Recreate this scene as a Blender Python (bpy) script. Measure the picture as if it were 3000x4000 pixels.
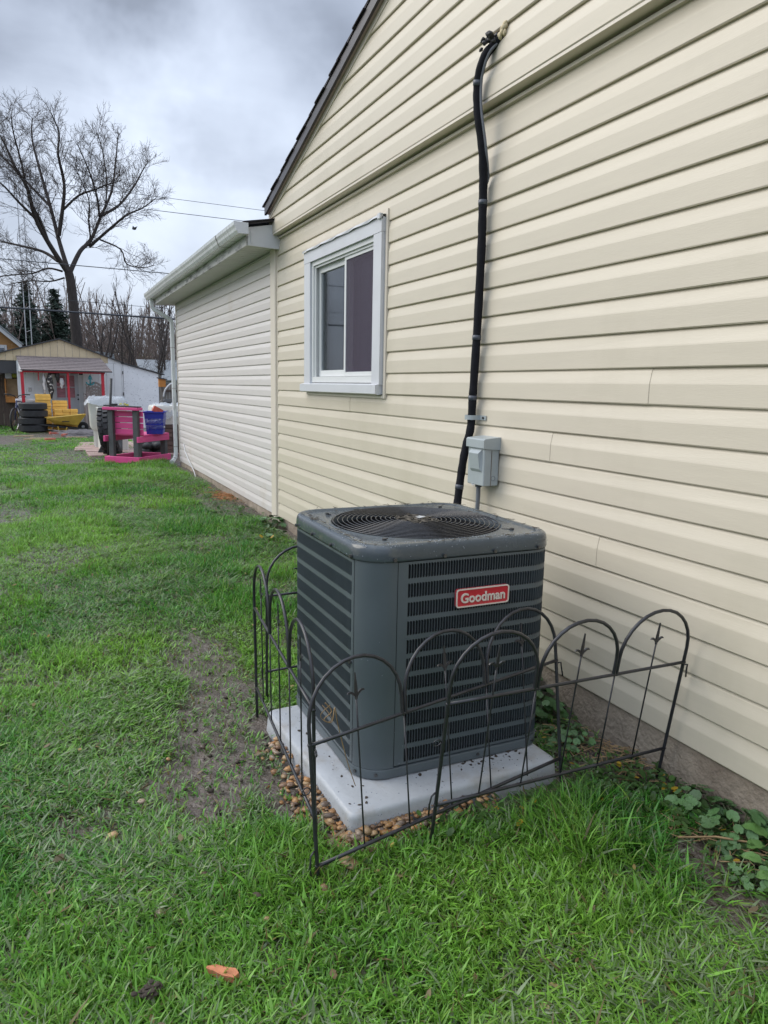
import bpy, bmesh, math, random
import numpy as np
from mathutils import Vector, Matrix, noise as mnoise

for o in list(bpy.data.objects):
    bpy.data.objects.remove(o)
SC = bpy.context.scene
COL = SC.collection
R = math.radians
PI = math.pi

# ---------------------------------------------------------------- camera
cam_d = bpy.data.cameras.new('camera')
cam = bpy.data.objects.new('camera', cam_d)
COL.objects.link(cam)
cam_d.sensor_fit = 'VERTICAL'
cam_d.sensor_height = 24.0
cam_d.lens = 24.0 * 2799.46 / 4000.0
cam_d.clip_start = 0.05
cam_d.clip_end = 3000
_F = Vector((0.42620047, 0.88826697, -0.17127447))
_R = Vector((0.90291345, -0.42935213, 0.02010115))
_U = Vector((0.05568188, 0.16321314, 0.98501827))
cam.matrix_world = Matrix(((_R.x, _U.x, -_F.x, -1.9445), (_R.y, _U.y, -_F.y, 0.0), (_R.z, _U.z, -_F.z, 1.33), (0, 0, 0, 1)))
SC.camera = cam

# ---------------------------------------------------------------- sky (heavy broken cloud over a Nishita sky) and veiled sun
SUN_EL, SUN_AZ = R(37), R(-52)          # azimuth from +Y towards +X
world = bpy.data.worlds.new("World")
SC.world = world
world.use_nodes = True
NT = world.node_tree
for n in list(NT.nodes):
    NT.nodes.remove(n)
def wn(t, **k):
    n = NT.nodes.new(t)
    for a, b in k.items():
        setattr(n, a, b)
    return n
def wl(a, b):
    NT.links.new(a, b)
w_out = wn('ShaderNodeOutputWorld')
w_tc = wn('ShaderNodeTexCoord')
w_sky = wn('ShaderNodeTexSky', sky_type='NISHITA', sun_disc=False)
w_sky.sun_elevation = SUN_EL
w_sky.sun_rotation = SUN_AZ
w_sky.air_density = 1.0
w_sky.dust_density = 2.0
w_bg1 = wn('ShaderNodeBackground')
w_bg1.inputs[1].default_value = 0.08
wl(w_sky.outputs[0], w_bg1.inputs[0])
# cloud deck: fractal noise on the direction vector
w_map = wn('ShaderNodeMapping')
w_map.inputs['Scale'].default_value = (1.0, 1.0, 2.1)
wl(w_tc.outputs['Generated'], w_map.inputs[0])
w_warp = wn('ShaderNodeTexNoise')
w_warp.inputs['Scale'].default_value = 2.2
w_warp.inputs['Detail'].default_value = 3
wl(w_map.outputs[0], w_warp.inputs['Vector'])
w_wsc = wn('ShaderNodeVectorMath', operation='SCALE')
w_wsc.inputs['Scale'].default_value = 0.34
wl(w_warp.outputs['Color'], w_wsc.inputs[0])
w_add = wn('ShaderNodeVectorMath', operation='ADD')
wl(w_map.outputs[0], w_add.inputs[0])
wl(w_wsc.outputs[0], w_add.inputs[1])
w_n = wn('ShaderNodeTexNoise')
w_n.inputs['Scale'].default_value = 2.6
w_n.inputs['Detail'].default_value = 6
w_n.inputs['Roughness'].default_value = 0.48
wl(w_add.outputs[0], w_n.inputs['Vector'])
# two darker cloud masses and one thin bright gap, soft lobes in fixed compass directions
def lobe(direction, lo, hi, gain):
    v = Vector(direction).normalized()
    d = wn('ShaderNodeVectorMath', operation='DOT_PRODUCT')
    nrm = wn('ShaderNodeVectorMath', operation='NORMALIZE')
    mixv = wn('ShaderNodeVectorMath', operation='ADD')
    sc = wn('ShaderNodeVectorMath', operation='SCALE')
    sc.inputs['Scale'].default_value = 0.30
    sub = wn('ShaderNodeVectorMath', operation='SUBTRACT')
    sub.inputs[1].default_value = (0.5, 0.5, 0.5)
    wl(w_warp2.outputs['Color'], sub.inputs[0])
    wl(sub.outputs[0], sc.inputs[0])
    wl(w_tc.outputs['Generated'], mixv.inputs[0])
    wl(sc.outputs[0], mixv.inputs[1])
    wl(mixv.outputs[0], nrm.inputs[0])
    wl(nrm.outputs[0], d.inputs[0])
    d.inputs[1].default_value = v
    m = wn('ShaderNodeMapRange', interpolation_type='SMOOTHSTEP')
    m.inputs['From Min'].default_value = math.cos(R(lo))
    m.inputs['From Max'].default_value = math.cos(R(hi))
    m.inputs['To Min'].default_value = 0
    m.inputs['To Max'].default_value = gain
    wl(d.outputs['Value'], m.inputs['Value'])
    return m.outputs[0]
w_warp2 = wn('ShaderNodeTexNoise')
w_warp2.inputs['Scale'].default_value = 4.5
w_warp2.inputs['Detail'].default_value = 5
w_warp2.inputs['Roughness'].default_value = 0.55
wl(w_tc.outputs['Generated'], w_warp2.inputs['Vector'])
acc = None
w_base = wn('ShaderNodeMapRange')
w_base.inputs['From Min'].default_value = 0.30
w_base.inputs['From Max'].default_value = 0.72
w_base.inputs['To Min'].default_value = 0.31
w_base.inputs['To Max'].default_value = 0.55
wl(w_n.outputs[0], w_base.inputs['Value'])
acc = w_base.outputs[0]
for args in (((0.26, 0.87, 0.43), 16, 2, -0.20), ((-0.02, 0.90, 0.46), 14, 4, -0.13), ((0.0, 0.965, 0.255), 9, 2, -0.09),
             ((0.36, 0.88, 0.34), 12, 3, -0.03),
             ((0.20, 0.945, 0.25), 14, 3, 0.15), ((0.05, 0.94, 0.335), 9, 2, 0.09)):
    a = wn('ShaderNodeMath', operation='ADD')
    wl(acc, a.inputs[0])
    wl(lobe(*args), a.inputs[1])
    acc = a.outputs[0]
# an overcast sky is brightest overhead (CIE overcast: luminance grows with elevation)
w_sep = wn('ShaderNodeSeparateXYZ')
wl(w_tc.outputs['Generated'], w_sep.inputs[0])
w_zen = wn('ShaderNodeMapRange')
w_zen.inputs['From Min'].default_value = 0.0
w_zen.inputs['From Max'].default_value = 1.0
w_zen.inputs['To Min'].default_value = 0.88
w_zen.inputs['To Max'].default_value = 2.6
wl(w_sep.outputs['Z'], w_zen.inputs['Value'])
w_mul = wn('ShaderNodeMath', operation='MULTIPLY')
wl(acc, w_mul.inputs[0])
wl(w_zen.outputs[0], w_mul.inputs[1])
w_ramp = wn('ShaderNodeValToRGB')
w_ramp.color_ramp.elements[0].position = 0.20
w_ramp.color_ramp.elements[0].color = (0.70, 0.80, 1.0, 1)
w_ramp.color_ramp.elements[1].position = 0.65
w_ramp.color_ramp.elements[1].color = (0.80, 0.88, 1.0, 1)
wl(acc, w_ramp.inputs[0])
w_bg2 = wn('ShaderNodeBackground')
wl(w_ramp.outputs[0], w_bg2.inputs[0])
wl(w_mul.outputs[0], w_bg2.inputs[1])
w_mix = wn('ShaderNodeMixShader')
w_mix.inputs[0].default_value = 0.94
wl(w_bg1.outputs[0], w_mix.inputs[1])
wl(w_bg2.outputs[0], w_mix.inputs[2])
wl(w_mix.outputs[0], w_out.inputs[0])

sun_d = bpy.data.lights.new('sun', 'SUN')
sun = bpy.data.objects.new('sun', sun_d)
COL.objects.link(sun)
sun_d.energy = 1.1
sun_d.angle = R(48)
sun_d.color = (1.0, 0.93, 0.82)
_sd = Vector((math.sin(SUN_AZ) * math.cos(SUN_EL), math.cos(SUN_AZ) * math.cos(SUN_EL), math.sin(SUN_EL)))
sun.rotation_euler = _sd.to_track_quat('Z', 'Y').to_euler()

SC.view_settings.view_transform = 'Standard'
SC.view_settings.look = 'None'
SC.view_settings.exposure = 0.84
SC.view_settings.gamma = 1.0
SC.view_settings.use_curve_mapping = False

# ---------------------------------------------------------------- helpers
RNG = np.random.default_rng(11)
random.seed(5)

def mat(name, col, rough=0.6, metal=0.0, var=0.12, vs=6.0, bump=0.0, bs=60.0, stretch=(1, 1, 1), spec=0.5,
        stain=None, stain_s=3.0, stain_lo=0.55, stain_hi=0.75, rnd=0.0, coat=0.0, stain_stretch=(1, 1, 1), bd=0.01, rvar=0.0):
    m = bpy.data.materials.new(name)
    m.use_nodes = True
    nt = m.node_tree
    b = nt.nodes['Principled BSDF']
    b.inputs['Roughness'].default_value = rough
    b.inputs['Metallic'].default_value = metal
    b.inputs['Specular IOR Level'].default_value = spec
    if coat:
        b.inputs['Coat Weight'].default_value = coat
        b.inputs['Coat Roughness'].default_value = 0.15
    tc = nt.nodes.new('ShaderNodeTexCoord')
    mp = nt.nodes.new('ShaderNodeMapping')
    mp.inputs['Scale'].default_value = stretch
    nt.links.new(tc.outputs['Object'], mp.inputs[0])
    n1 = nt.nodes.new('ShaderNodeTexNoise')
    n1.inputs['Scale'].default_value = vs
    n1.inputs['Detail'].default_value = 4
    n1.inputs['Roughness'].default_value = 0.6
    nt.links.new(mp.outputs[0], n1.inputs['Vector'])
    rp = nt.nodes.new('ShaderNodeValToRGB')
    c0 = [max(0, c * (1 - var)) for c in col]
    c1 = [min(1, c * (1 + var)) for c in col]
    rp.color_ramp.elements[0].position = 0.3
    rp.color_ramp.elements[1].position = 0.7
    rp.color_ramp.elements[0].color = (*c0, 1)
    rp.color_ramp.elements[1].color = (*c1, 1)
    nt.links.new(n1.outputs[0], rp.inputs[0])
    last = rp.outputs[0]
    if stain is not None:
        mp2 = nt.nodes.new('ShaderNodeMapping')
        mp2.inputs['Scale'].default_value = stain_stretch
        nt.links.new(tc.outputs['Object'], mp2.inputs[0])
        n2 = nt.nodes.new('ShaderNodeTexNoise')
        n2.inputs['Scale'].default_value = stain_s
        n2.inputs['Detail'].default_value = 6
        n2.inputs['Roughness'].default_value = 0.65
        nt.links.new(mp2.outputs[0], n2.inputs['Vector'])
        mr = nt.nodes.new('ShaderNodeMapRange')
        mr.inputs['From Min'].default_value = stain_lo
        mr.inputs['From Max'].default_value = stain_hi
        nt.links.new(n2.outputs[0], mr.inputs['Value'])
        mx = nt.nodes.new('ShaderNodeMix')
        mx.data_type = 'RGBA'
        nt.links.new(mr.outputs[0], mx.inputs['Factor'])
        nt.links.new(last, mx.inputs['A'])
        mx.inputs['B'].default_value = (*stain, 1)
        last = mx.outputs['Result']
    if rnd:
        oi = nt.nodes.new('ShaderNodeObjectInfo')
        hs = nt.nodes.new('ShaderNodeHueSaturation')
        mr3 = nt.nodes.new('ShaderNodeMapRange')
        mr3.inputs['To Min'].default_value = 1 - rnd
        mr3.inputs['To Max'].default_value = 1 + rnd
        nt.links.new(oi.outputs['Random'], mr3.inputs['Value'])
        nt.links.new(mr3.outputs[0], hs.inputs['Value'])
        nt.links.new(last, hs.inputs['Color'])
        last = hs.outputs[0]
    nt.links.new(last, b.inputs['Base Color'])
    if rvar:
        mr4 = nt.nodes.new('ShaderNodeMapRange')
        mr4.inputs['From Min'].default_value = 0.3
        mr4.inputs['From Max'].default_value = 0.7
        mr4.inputs['To Min'].default_value = max(0.02, rough - rvar)
        mr4.inputs['To Max'].default_value = min(1, rough + rvar)
        nt.links.new(n1.outputs[0], mr4.inputs['Value'])
        nt.links.new(mr4.outputs[0], b.inputs['Roughness'])
    if bump:
        n3 = nt.nodes.new('ShaderNodeTexNoise')
        n3.inputs['Scale'].default_value = bs
        n3.inputs['Detail'].default_value = 3
        nt.links.new(mp.outputs[0], n3.inputs['Vector'])
        bp = nt.nodes.new('ShaderNodeBump')
        bp.inputs['Strength'].default_value = bump
        bp.inputs['Distance'].default_value = bd
        nt.links.new(n3.outputs[0], bp.inputs['Height'])
        nt.links.new(bp.outputs[0], b.inputs['Normal'])
    return m

def worg(o):
    v = Vector((0, 0, 0))
    while o is not None:
        v += o.location
        o = o.parent
    return v

class MB:
    def __init__(s):
        s.v = []
        s.f = []
    def add(s, vs, fs):
        k = len(s.v)
        s.v.extend([tuple(v) for v in vs])
        s.f.extend([tuple(i + k for i in f) for f in fs])
    def box(s, x0, x1, y0, y1, z0, z1, rot=None, about=None):
        vs = [Vector(p) for p in ((x0, y0, z0), (x1, y0, z0), (x1, y1, z0), (x0, y1, z0), (x0, y0, z1), (x1, y0, z1), (x1, y1, z1), (x0, y1, z1))]
        if rot is not None:
            c = Vector(about) if about is not None else Vector(((x0 + x1) / 2, (y0 + y1) / 2, (z0 + z1) / 2))
            vs = [c + rot @ (v - c) for v in vs]
        s.add(vs, [(0, 3, 2, 1), (4, 5, 6, 7), (0, 1, 5, 4), (1, 2, 6, 5), (2, 3, 7, 6), (3, 0, 4, 7)])
        return s
    def bbox(s, x0, x1, y0, y1, z0, z1, b=0.004):
        """box with a chamfer along its upright and top edges"""
        def ring(d, z):
            return [(x0 + d + b, y0 + d, z), (x1 - d - b, y0 + d, z), (x1 - d, y0 + d + b, z), (x1 - d, y1 - d - b, z),
                    (x1 - d - b, y1 - d, z), (x0 + d + b, y1 - d, z), (x0 + d, y1 - d - b, z), (x0 + d, y0 + d + b, z)]
        rs = [ring(b, z0), ring(0, z0 + b), ring(0, z1 - b), ring(b, z1)]
        vs = [p for r in rs for p in r]
        fs = [tuple(range(7, -1, -1)), tuple(range(24, 32))]
        for k in range(3):
            for i in range(8):
                j = (i + 1) % 8
                fs.append((k * 8 + i, k * 8 + j, k * 8 + 8 + j, k * 8 + 8 + i))
        s.add(vs, fs)
        return s
    def tube(s, path, r, n=8, cap=True, flat=None):
        path = [Vector(p) for p in path]
        m = len(path)
        rr = r if hasattr(r, '__len__') else [r] * m
        up = None
        k = len(s.v)
        for i, p in enumerate(path):
            t = (path[min(i + 1, m - 1)] - path[max(i - 1, 0)])
            if t.length < 1e-9:
                t = Vector((0, 0, 1))
            t.normalize()
            if up is None:
                a = Vector((0, 0, 1)) if abs(t.z) < 0.9 else Vector((1, 0, 0))
                up = (a - t * a.dot(t)).normalized()
            else:
                up = up - t * up.dot(t)
                if up.length < 1e-6:
                    up = Vector((1, 0, 0))
                up.normalize()
            sd = t.cross(up)
            for j in range(n):
                an = 2 * PI * j / n
                s.v.append(tuple(p + (up * math.cos(an) + sd * math.sin(an) * (flat or 1)) * rr[i]))
        for i in range(m - 1):
            for j in range(n):
                j2 = (j + 1) % n
                s.f.append((k + i * n + j, k + i * n + j2, k + (i + 1) * n + j2, k + (i + 1) * n + j))
        if cap:
            s.f.append(tuple(k + j for j in range(n - 1, -1, -1)))
            s.f.append(tuple(k + (m - 1) * n + j for j in range(n)))
        return s
    def cyl(s, p0, p1, r, n=12, r2=None):
        return s.tube([p0, p1], [r, r if r2 is None else r2], n)
    def poly(s, pts):
        s.add(pts, [tuple(range(len(pts)))])
        return s
    def prism(s, pts, off):
        """pts: closed outline (3-D), extruded by vector off"""
        n = len(pts)
        off = Vector(off)
        vs = [Vector(p) for p in pts] + [Vector(p) + off for p in pts]
        fs = [tuple(range(n - 1, -1, -1)), tuple(range(n, 2 * n))]
        for i in range(n):
            j = (i + 1) % n
            fs.append((i, j, n + j, n + i))
        s.add(vs, fs)
        return s
    def loft(s, rings, cap0=False, cap1=False, close=True):
        n = len(rings[0])
        k = len(s.v)
        for r in rings:
            s.v.extend([tuple(p) for p in r])
        for i in range(len(rings) - 1):
            for j in range(n if close else n - 1):
                j2 = (j + 1) % n
                s.f.append((k + i * n + j, k + i * n + j2, k + (i + 1) * n + j2, k + (i + 1) * n + j))
        if cap0:
            s.f.append(tuple(k + j for j in range(n - 1, -1, -1)))
        if cap1:
            s.f.append(tuple(k + (len(rings) - 1) * n + j for j in range(n)))
        return s
    def ico(s, c, r, squash=(1, 1, 1), jit=0.0, rg=None, rotz=0):
        c = Vector(c)
        q = Matrix.Rotation(rotz, 3, 'Z')
        vs = []
        for v in ICO_V:
            k = 1 + (rg.uniform(-jit, jit) if rg is not None and jit else 0)
            vs.append(c + q @ Vector((v[0] * r * squash[0] * k, v[1] * r * squash[1] * k, v[2] * r * squash[2] * k)))
        s.add(vs, ICO_F)
        return s
    def build(s, name, m, parent=None, smooth=False, local=False):
        me = bpy.data.meshes.new(name)
        v = np.array(s.v, dtype=float).reshape(-1, 3)
        if parent is not None and not local:
            v = v - np.array(worg(parent))
        me.from_pydata(v.tolist(), [], s.f)
        me.materials.append(m)
        if smooth:
            me.polygons.foreach_set('use_smooth', [True] * len(me.polygons))
            if smooth != 'all':
                try:
                    me.set_sharp_from_angle(angle=R(38))
                except Exception:
                    pass
        me.update()
        o = bpy.data.objects.new(name, me)
        COL.objects.link(o)
        if parent is not None:
            o.parent = parent
        return o

_bm = bmesh.new()
bmesh.ops.create_icosphere(_bm, subdivisions=1, radius=1)
ICO_V = [tuple(v.co) for v in _bm.verts]
ICO_F = [tuple(v.index for v in f.verts) for f in _bm.faces]
_bm.free()

def thing(name, label, cat, loc=(0, 0, 0), rotz=0.0, group=None):
    o = bpy.data.objects.new(name, None)
    o.empty_display_size = 0.1
    COL.objects.link(o)
    o.location = loc
    o.rotation_euler = (0, 0, rotz)
    return tag(o, label, cat, group)
def tag(o, label, cat, group=None):
    o['label'] = label
    o['category'] = cat
    if group:
        o['group'] = group
    return o
def structure(o):
    o['kind'] = 'structure'
    return o
def stuff(o, label=None):
    o['kind'] = 'stuff'
    if label:
        o['label'] = label
    return o
def copy_tree(o, parent=None):
    c = o.copy()
    COL.objects.link(c)
    if parent is not None:
        c.parent = parent
    for ch in list(o.children):
        copy_tree(ch, c)
    return c
def np_mesh(name, v, f, m, parent=None, smooth=False, cols=None):
    """fast mesh from arrays; f is (n,3) or (n,4)"""
    me = bpy.data.meshes.new(name)
    v = np.asarray(v, dtype=np.float32)
    f = np.asarray(f, dtype=np.int32)
    k = f.shape[1]
    me.vertices.add(len(v))
    me.vertices.foreach_set('co', v.ravel())
    me.loops.add(f.size)
    me.loops.foreach_set('vertex_index', f.ravel())
    me.polygons.add(len(f))
    me.polygons.foreach_set('loop_start', np.arange(0, f.size, k, dtype=np.int32))
    me.polygons.foreach_set('loop_total', np.full(len(f), k, dtype=np.int32))
    if smooth:
        me.polygons.foreach_set('use_smooth', np.ones(len(f), dtype=bool))
    if cols is not None:
        a = me.color_attributes.new('tint', 'FLOAT_COLOR', 'POINT')
        a.data.foreach_set('color', np.asarray(cols, dtype=np.float32).ravel())
    me.materials.append(m)
    me.update(calc_edges=True)
    me.validate()
    o = bpy.data.objects.new(name, me)
    COL.objects.link(o)
    if parent is not None:
        o.parent = parent
    return o

# smooth value noise for terrain and masks
_P = np.random.default_rng(3).random((64, 64))
def vnoise(x, y, s=1.0, seed=0):
    x = np.asarray(x, float) * s + 17.3 * seed + 100
    y = np.asarray(y, float) * s + 9.1 * seed + 100
    xi = np.floor(x).astype(int)
    yi = np.floor(y).astype(int)
    fx = x - xi
    fy = y - yi
    fx = fx * fx * (3 - 2 * fx)
    fy = fy * fy * (3 - 2 * fy)
    g = lambda a, b: _P[a % 64, b % 64]
    return (g(xi, yi) * (1 - fx) * (1 - fy) + g(xi + 1, yi) * fx * (1 - fy) + g(xi, yi + 1) * (1 - fx) * fy + g(xi + 1, yi + 1) * fx * fy)
def fbm(x, y, s=1.0, seed=0, o=3):
    t = 0
    a = 1.0
    n = 0
    for i in range(o):
        t = t + a * vnoise(x, y, s * 2 ** i, seed + i)
        n += a
        a *= 0.5
    return t / n
def sst(a, b, x):
    t = np.clip((np.asarray(x, float) - a) / (b - a), 0, 1)
    return t * t * (3 - 2 * t)

def gh(x, y):
    """height of the ground"""
    x = np.asarray(x, float)
    y = np.asarray(y, float)
    h = 0.075 * sst(3.0, 6.5, y) - 0.03 * sst(13, 18, y)
    h = h + 0.05 * np.exp(-((x + 0.75) / 0.55) ** 2 - ((y - 9.6) / 1.5) ** 2)
    far = sst(26, 60, np.hypot(x, y))
    h = h + (fbm(x, y, 1.3, 2) - 0.5) * 0.05 * sst(2.4, 5, np.hypot(x + .78, y - 2.2)) * (1 - far)
    h = h + (fbm(x, y, 7.0, 5) - 0.5) * 0.018 * (1 - far)
    return h
# ================================================================ THE HOUSE
M_SIDE = mat('cream_vinyl', (0.640, 0.575, 0.462), 0.42, var=0.025, vs=2.0, bump=0.10, bs=22, stretch=(1, 1.6, 16), bd=0.004,
             stain=(0.50, 0.45, 0.34), stain_s=1.1, stain_lo=0.52, stain_hi=0.95, stain_stretch=(1, 1, 0.5))
M_SIDE2 = mat('pale_grey_vinyl', (0.67, 0.63, 0.60), 0.45, var=0.03, vs=2.0, bump=0.08, bs=22, stretch=(1, 1.6, 16), bd=0.004,
              stain=(0.55, 0.47, 0.37), stain_s=1.3, stain_lo=0.60, stain_hi=0.9)
M_TRIM = mat('cream_trim', (0.70, 0.63, 0.53), 0.45, var=0.03, vs=3)
M_WHITE = mat('white_aluminium', (0.61, 0.62, 0.645), 0.40, var=0.04, vs=5, stain=(0.42, 0.41, 0.40), stain_s=6, stain_lo=0.66, stain_hi=0.9, bump=0.05, bs=14)
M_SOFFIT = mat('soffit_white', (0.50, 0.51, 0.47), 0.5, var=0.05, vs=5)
M_GUTTER = mat('gutter_white', (0.66, 0.69, 0.70), 0.35, var=0.06, vs=4, stain=(0.20, 0.20, 0.19), stain_s=5.0, stain_lo=0.52, stain_hi=0.72,
               stretch=(1, 1, 1), stain_stretch=(1, 7, 0.7))
M_FASC2 = mat('stained_eave_board', (0.50, 0.50, 0.48), 0.5, var=0.08, vs=5, stain=(0.10, 0.10, 0.09), stain_s=4.0, stain_lo=0.48, stain_hi=0.66, stain_stretch=(1, 1.2, 5))
M_FASCIA = mat('dark_brown_fascia', (0.016, 0.011, 0.016), 0.35, var=0.2, vs=5)
M_MAUVE = mat('mauve_soffit', (0.40, 0.30, 0.29), 0.6, var=0.06)
M_SHINGLE = mat('dark_shingle', (0.022, 0.017, 0.022), 0.85, var=0.35, vs=30, bump=0.4, bs=90)
M_CONC = mat('foundation_concrete', (0.30, 0.25, 0.195), 0.85, var=0.22, vs=9, bump=0.7, bs=60, bd=0.012,
             stain=(0.16, 0.12, 0.09), stain_s=2.2, stain_lo=0.48, stain_hi=0.75)
M_VINYLW = mat('window_vinyl', (0.70, 0.71, 0.70), 0.35, var=0.03)
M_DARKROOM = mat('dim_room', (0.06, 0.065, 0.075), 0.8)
M_CURTAIN = mat('purple_curtain', (0.42, 0.12, 0.38), 0.9, var=0.35, vs=5, stretch=(1, 6, 0.6))
M_CABINET = mat('tan_cabinet', (0.30, 0.19, 0.10), 0.6)
M_GAPDARK = mat('drab_brown_backing', (0.20, 0.17, 0.14), 0.7)  # one even drab brown for sheathing, gable frame, seams and joint bands

def glass_mat(name, tint=(0.85, 0.9, 0.95), refl=1.0):
    m = bpy.data.materials.new(name)
    m.use_nodes = True
    nt = m.node_tree
    for n in list(nt.nodes):
        nt.nodes.remove(n)
    out = nt.nodes.new('ShaderNodeOutputMaterial')
    tr = nt.nodes.new('ShaderNodeBsdfTransparent')
    tr.inputs[0].default_value = (*tint, 1)
    gl = nt.nodes.new('ShaderNodeBsdfGlossy')
    gl.inputs['Roughness'].default_value = 0.03
    fr = nt.nodes.new('ShaderNodeFresnel')
    fr.inputs[0].default_value = 1.5
    ad = nt.nodes.new('ShaderNodeMath')
    ad.operation = 'MULTIPLY'
    ad.inputs[1].default_value = refl
    nt.links.new(fr.outputs[0], ad.inputs[0])
    mx = nt.nodes.new('ShaderNodeMixShader')
    nt.links.new(ad.outputs[0], mx.inputs[0])
    nt.links.new(tr.outputs[0], mx.inputs[1])
    nt.links.new(gl.outputs[0], mx.inputs[2])
    nt.links.new(mx.outputs[0], out.inputs[0])
    return m
M_GLASS = glass_mat('window_glass', (0.80, 0.84, 0.88), 0.9)

def screen_mat():
    m = bpy.data.materials.new('insect_screen')
    m.use_nodes = True
    nt = m.node_tree
    b = nt.nodes['Principled BSDF']
    b.inputs['Base Color'].default_value = (0.075, 0.058, 0.095, 1)
    b.inputs['Roughness'].default_value = 0.7
    tc = nt.nodes.new('ShaderNodeTexCoord')
    mp = nt.nodes.new('ShaderNodeMapping')
    mp.inputs['Scale'].default_value = (1, 3, 0.5)
    nz = nt.nodes.new('ShaderNodeTexNoise')
    nz.inputs['Scale'].default_value = 60
    nz.inputs['Detail'].default_value = 3
    mr = nt.nodes.new('ShaderNodeMapRange')
    mr.inputs['To Min'].default_value = 0.40
    mr.inputs['To Max'].default_value = 0.60
    tr = nt.nodes.new('ShaderNodeBsdfTransparent')
    mx = nt.nodes.new('ShaderNodeMixShader')
    nt.links.new(tc.outputs['Object'], mp.inputs[0])
    nt.links.new(mp.outputs[0], nz.inputs['Vector'])
    nt.links.new(nz.outputs[0], mr.inputs['Value'])
    nt.links.new(mr.outputs[0], mx.inputs[0])
    nt.links.new(tr.outputs[0], mx.inputs[1])
    nt.links.new(b.outputs[0], mx.inputs[2])
    nt.links.new(mx.outputs[0], nt.nodes['Material Output'].inputs[0])
    return m
M_SCREEN = screen_mat()

house = thing('house', 'single storey house with cream vinyl siding, dark roof edge and one white window', 'house', (0, 3, 0))

def course(name, m, x0, z0, h, y0, y1, depth=0.0145, yend=None, parent=house, top=True):
    """one Dutch-lap siding course: flat lower face, sloped upper face, rolled lip; x0 is the wall plane, outward is -x"""
    prof = [(0.001, z0 + h + 0.006), (0.0015, z0 + h - 0.002), (depth * 0.45, z0 + h - 0.013), (depth * 0.95, z0 + 0.60 * h), (depth, z0 + 0.56 * h), (depth, z0 + 0.004), (depth - 0.0025, z0), (0.001, z0 + 0.001)]
    nseg = max(1, int(abs(y1 - y0) / 0.55))
    rings = []
    rg = random.Random(int(z0 * 1000) + int(y0 * 77))
    ph = rg.uniform(0, 6)
    for i in range(nseg + 1):
        t = i / nseg
        w = 0.0011 * math.sin(ph + i * 1.3) if 0 < i < nseg else 0
        zz = 0.0008 * math.sin(ph * 2 + i * 0.9)
        ring = []
        for k, (d, z) in enumerate(prof):
            ye = yend(z) if yend else y1
            y = y0 + (ye - y0) * t
            ring.append((x0 - d - (w if 3 <= k <= 5 else 0), y, z + zz))
        rings.append(ring)
    mb = MB()
    n = len(prof)
    k0 = len(mb.v)
    for r in rings:
        mb.v.extend(r)
    for i in range(nseg):
        for j in range(n - 1):
            mb.f.append((k0 + i * n + j, k0 + (i + 1) * n + j, k0 + (i + 1) * n + j + 1, k0 + i * n + j + 1))
    mb.f.append(tuple(k0 + j for j in range(n)))
    mb.f.append(tuple(k0 + nseg * n + j for j in range(n - 1, -1, -1)))
    return mb.build(name, m, parent)

# ---- near wall: 20 courses of 127 mm from z=.1455
YN, YC = -5.4, 6.262
KZ, KS = 0.1455, 0.127
WIN_Y0, WIN_Y1 = 4.035, 5.475
for k in range(19):
    z0 = KZ + KS * k
    if z0 + KS > 1.30 and z0 < 2.29:
        course('siding_course', M_SIDE, 0, z0, KS, WIN_Y1 + 0.001, YC)
        jw = {9: 1.9}.get(k)
        if jw:
            course('siding_course', M_SIDE, 0.0014, z0, KS, YN, jw + 0.03)
            course('siding_course', M_SIDE, -0.0006, z0, KS, jw, WIN_Y0 - 0.001)
        else:
            course('siding_course', M_SIDE, 0, z0, KS, YN, WIN_Y0 - 0.001)
    else:
        jy = {0: 0.7, 2: 3.15, 4: 2.1, 6: 3.3, 7: 2.42, 8: 4.6, 10: 2.05, 12: 2.6, 14: 1.5, 16: 3.0, 18: 2.2}.get(k)
        if k in (7, 8, 4, 2) and jy:
            course('siding_course', M_SIDE, 0.0012, z0, KS, YN, jy + 0.03)
            course('siding_course', M_SIDE, -0.0006, z0, KS, jy, YC)
        else:
            course('siding_course', M_SIDE, 0, z0, KS, YN, YC)
# sheathing behind the siding (around the window opening)
OY0, OY1, OZ0, OZ1 = 4.17, 5.34, 1.35, 2.25
sh = MB()
sh.box(0.004, 0.12, YN, OY0, 0.16, 2.62)
sh.box(0.004, 0.12, OY1, 6.43, 0.16, 2.62)
sh.box(0.004, 0.12, OY0, OY1, 0.16, OZ0)
sh.box(0.004, 0.12, OY0, OY1, OZ1, 2.62)
sh.build('sheathing', M_GAPDARK, house)
# top J channel under the gable overhang and corner channel
MB().box(-0.021, 0.003, YN, 6.27, 2.561, 2.575).build('top_channel', M_TRIM, house)
# ---- corner post between house and wing
cp = MB()
cp.bbox(-0.030, 0.02, 6.285, 6.43, 0.07, 2.555, 0.006)
cp.build('corner_post', M_TRIM, house, smooth=True)
MB().box(-0.012, 0.003, 6.262, 6.285, 0.07, 2.57).build('corner_channel', M_TRIM, house)

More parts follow.
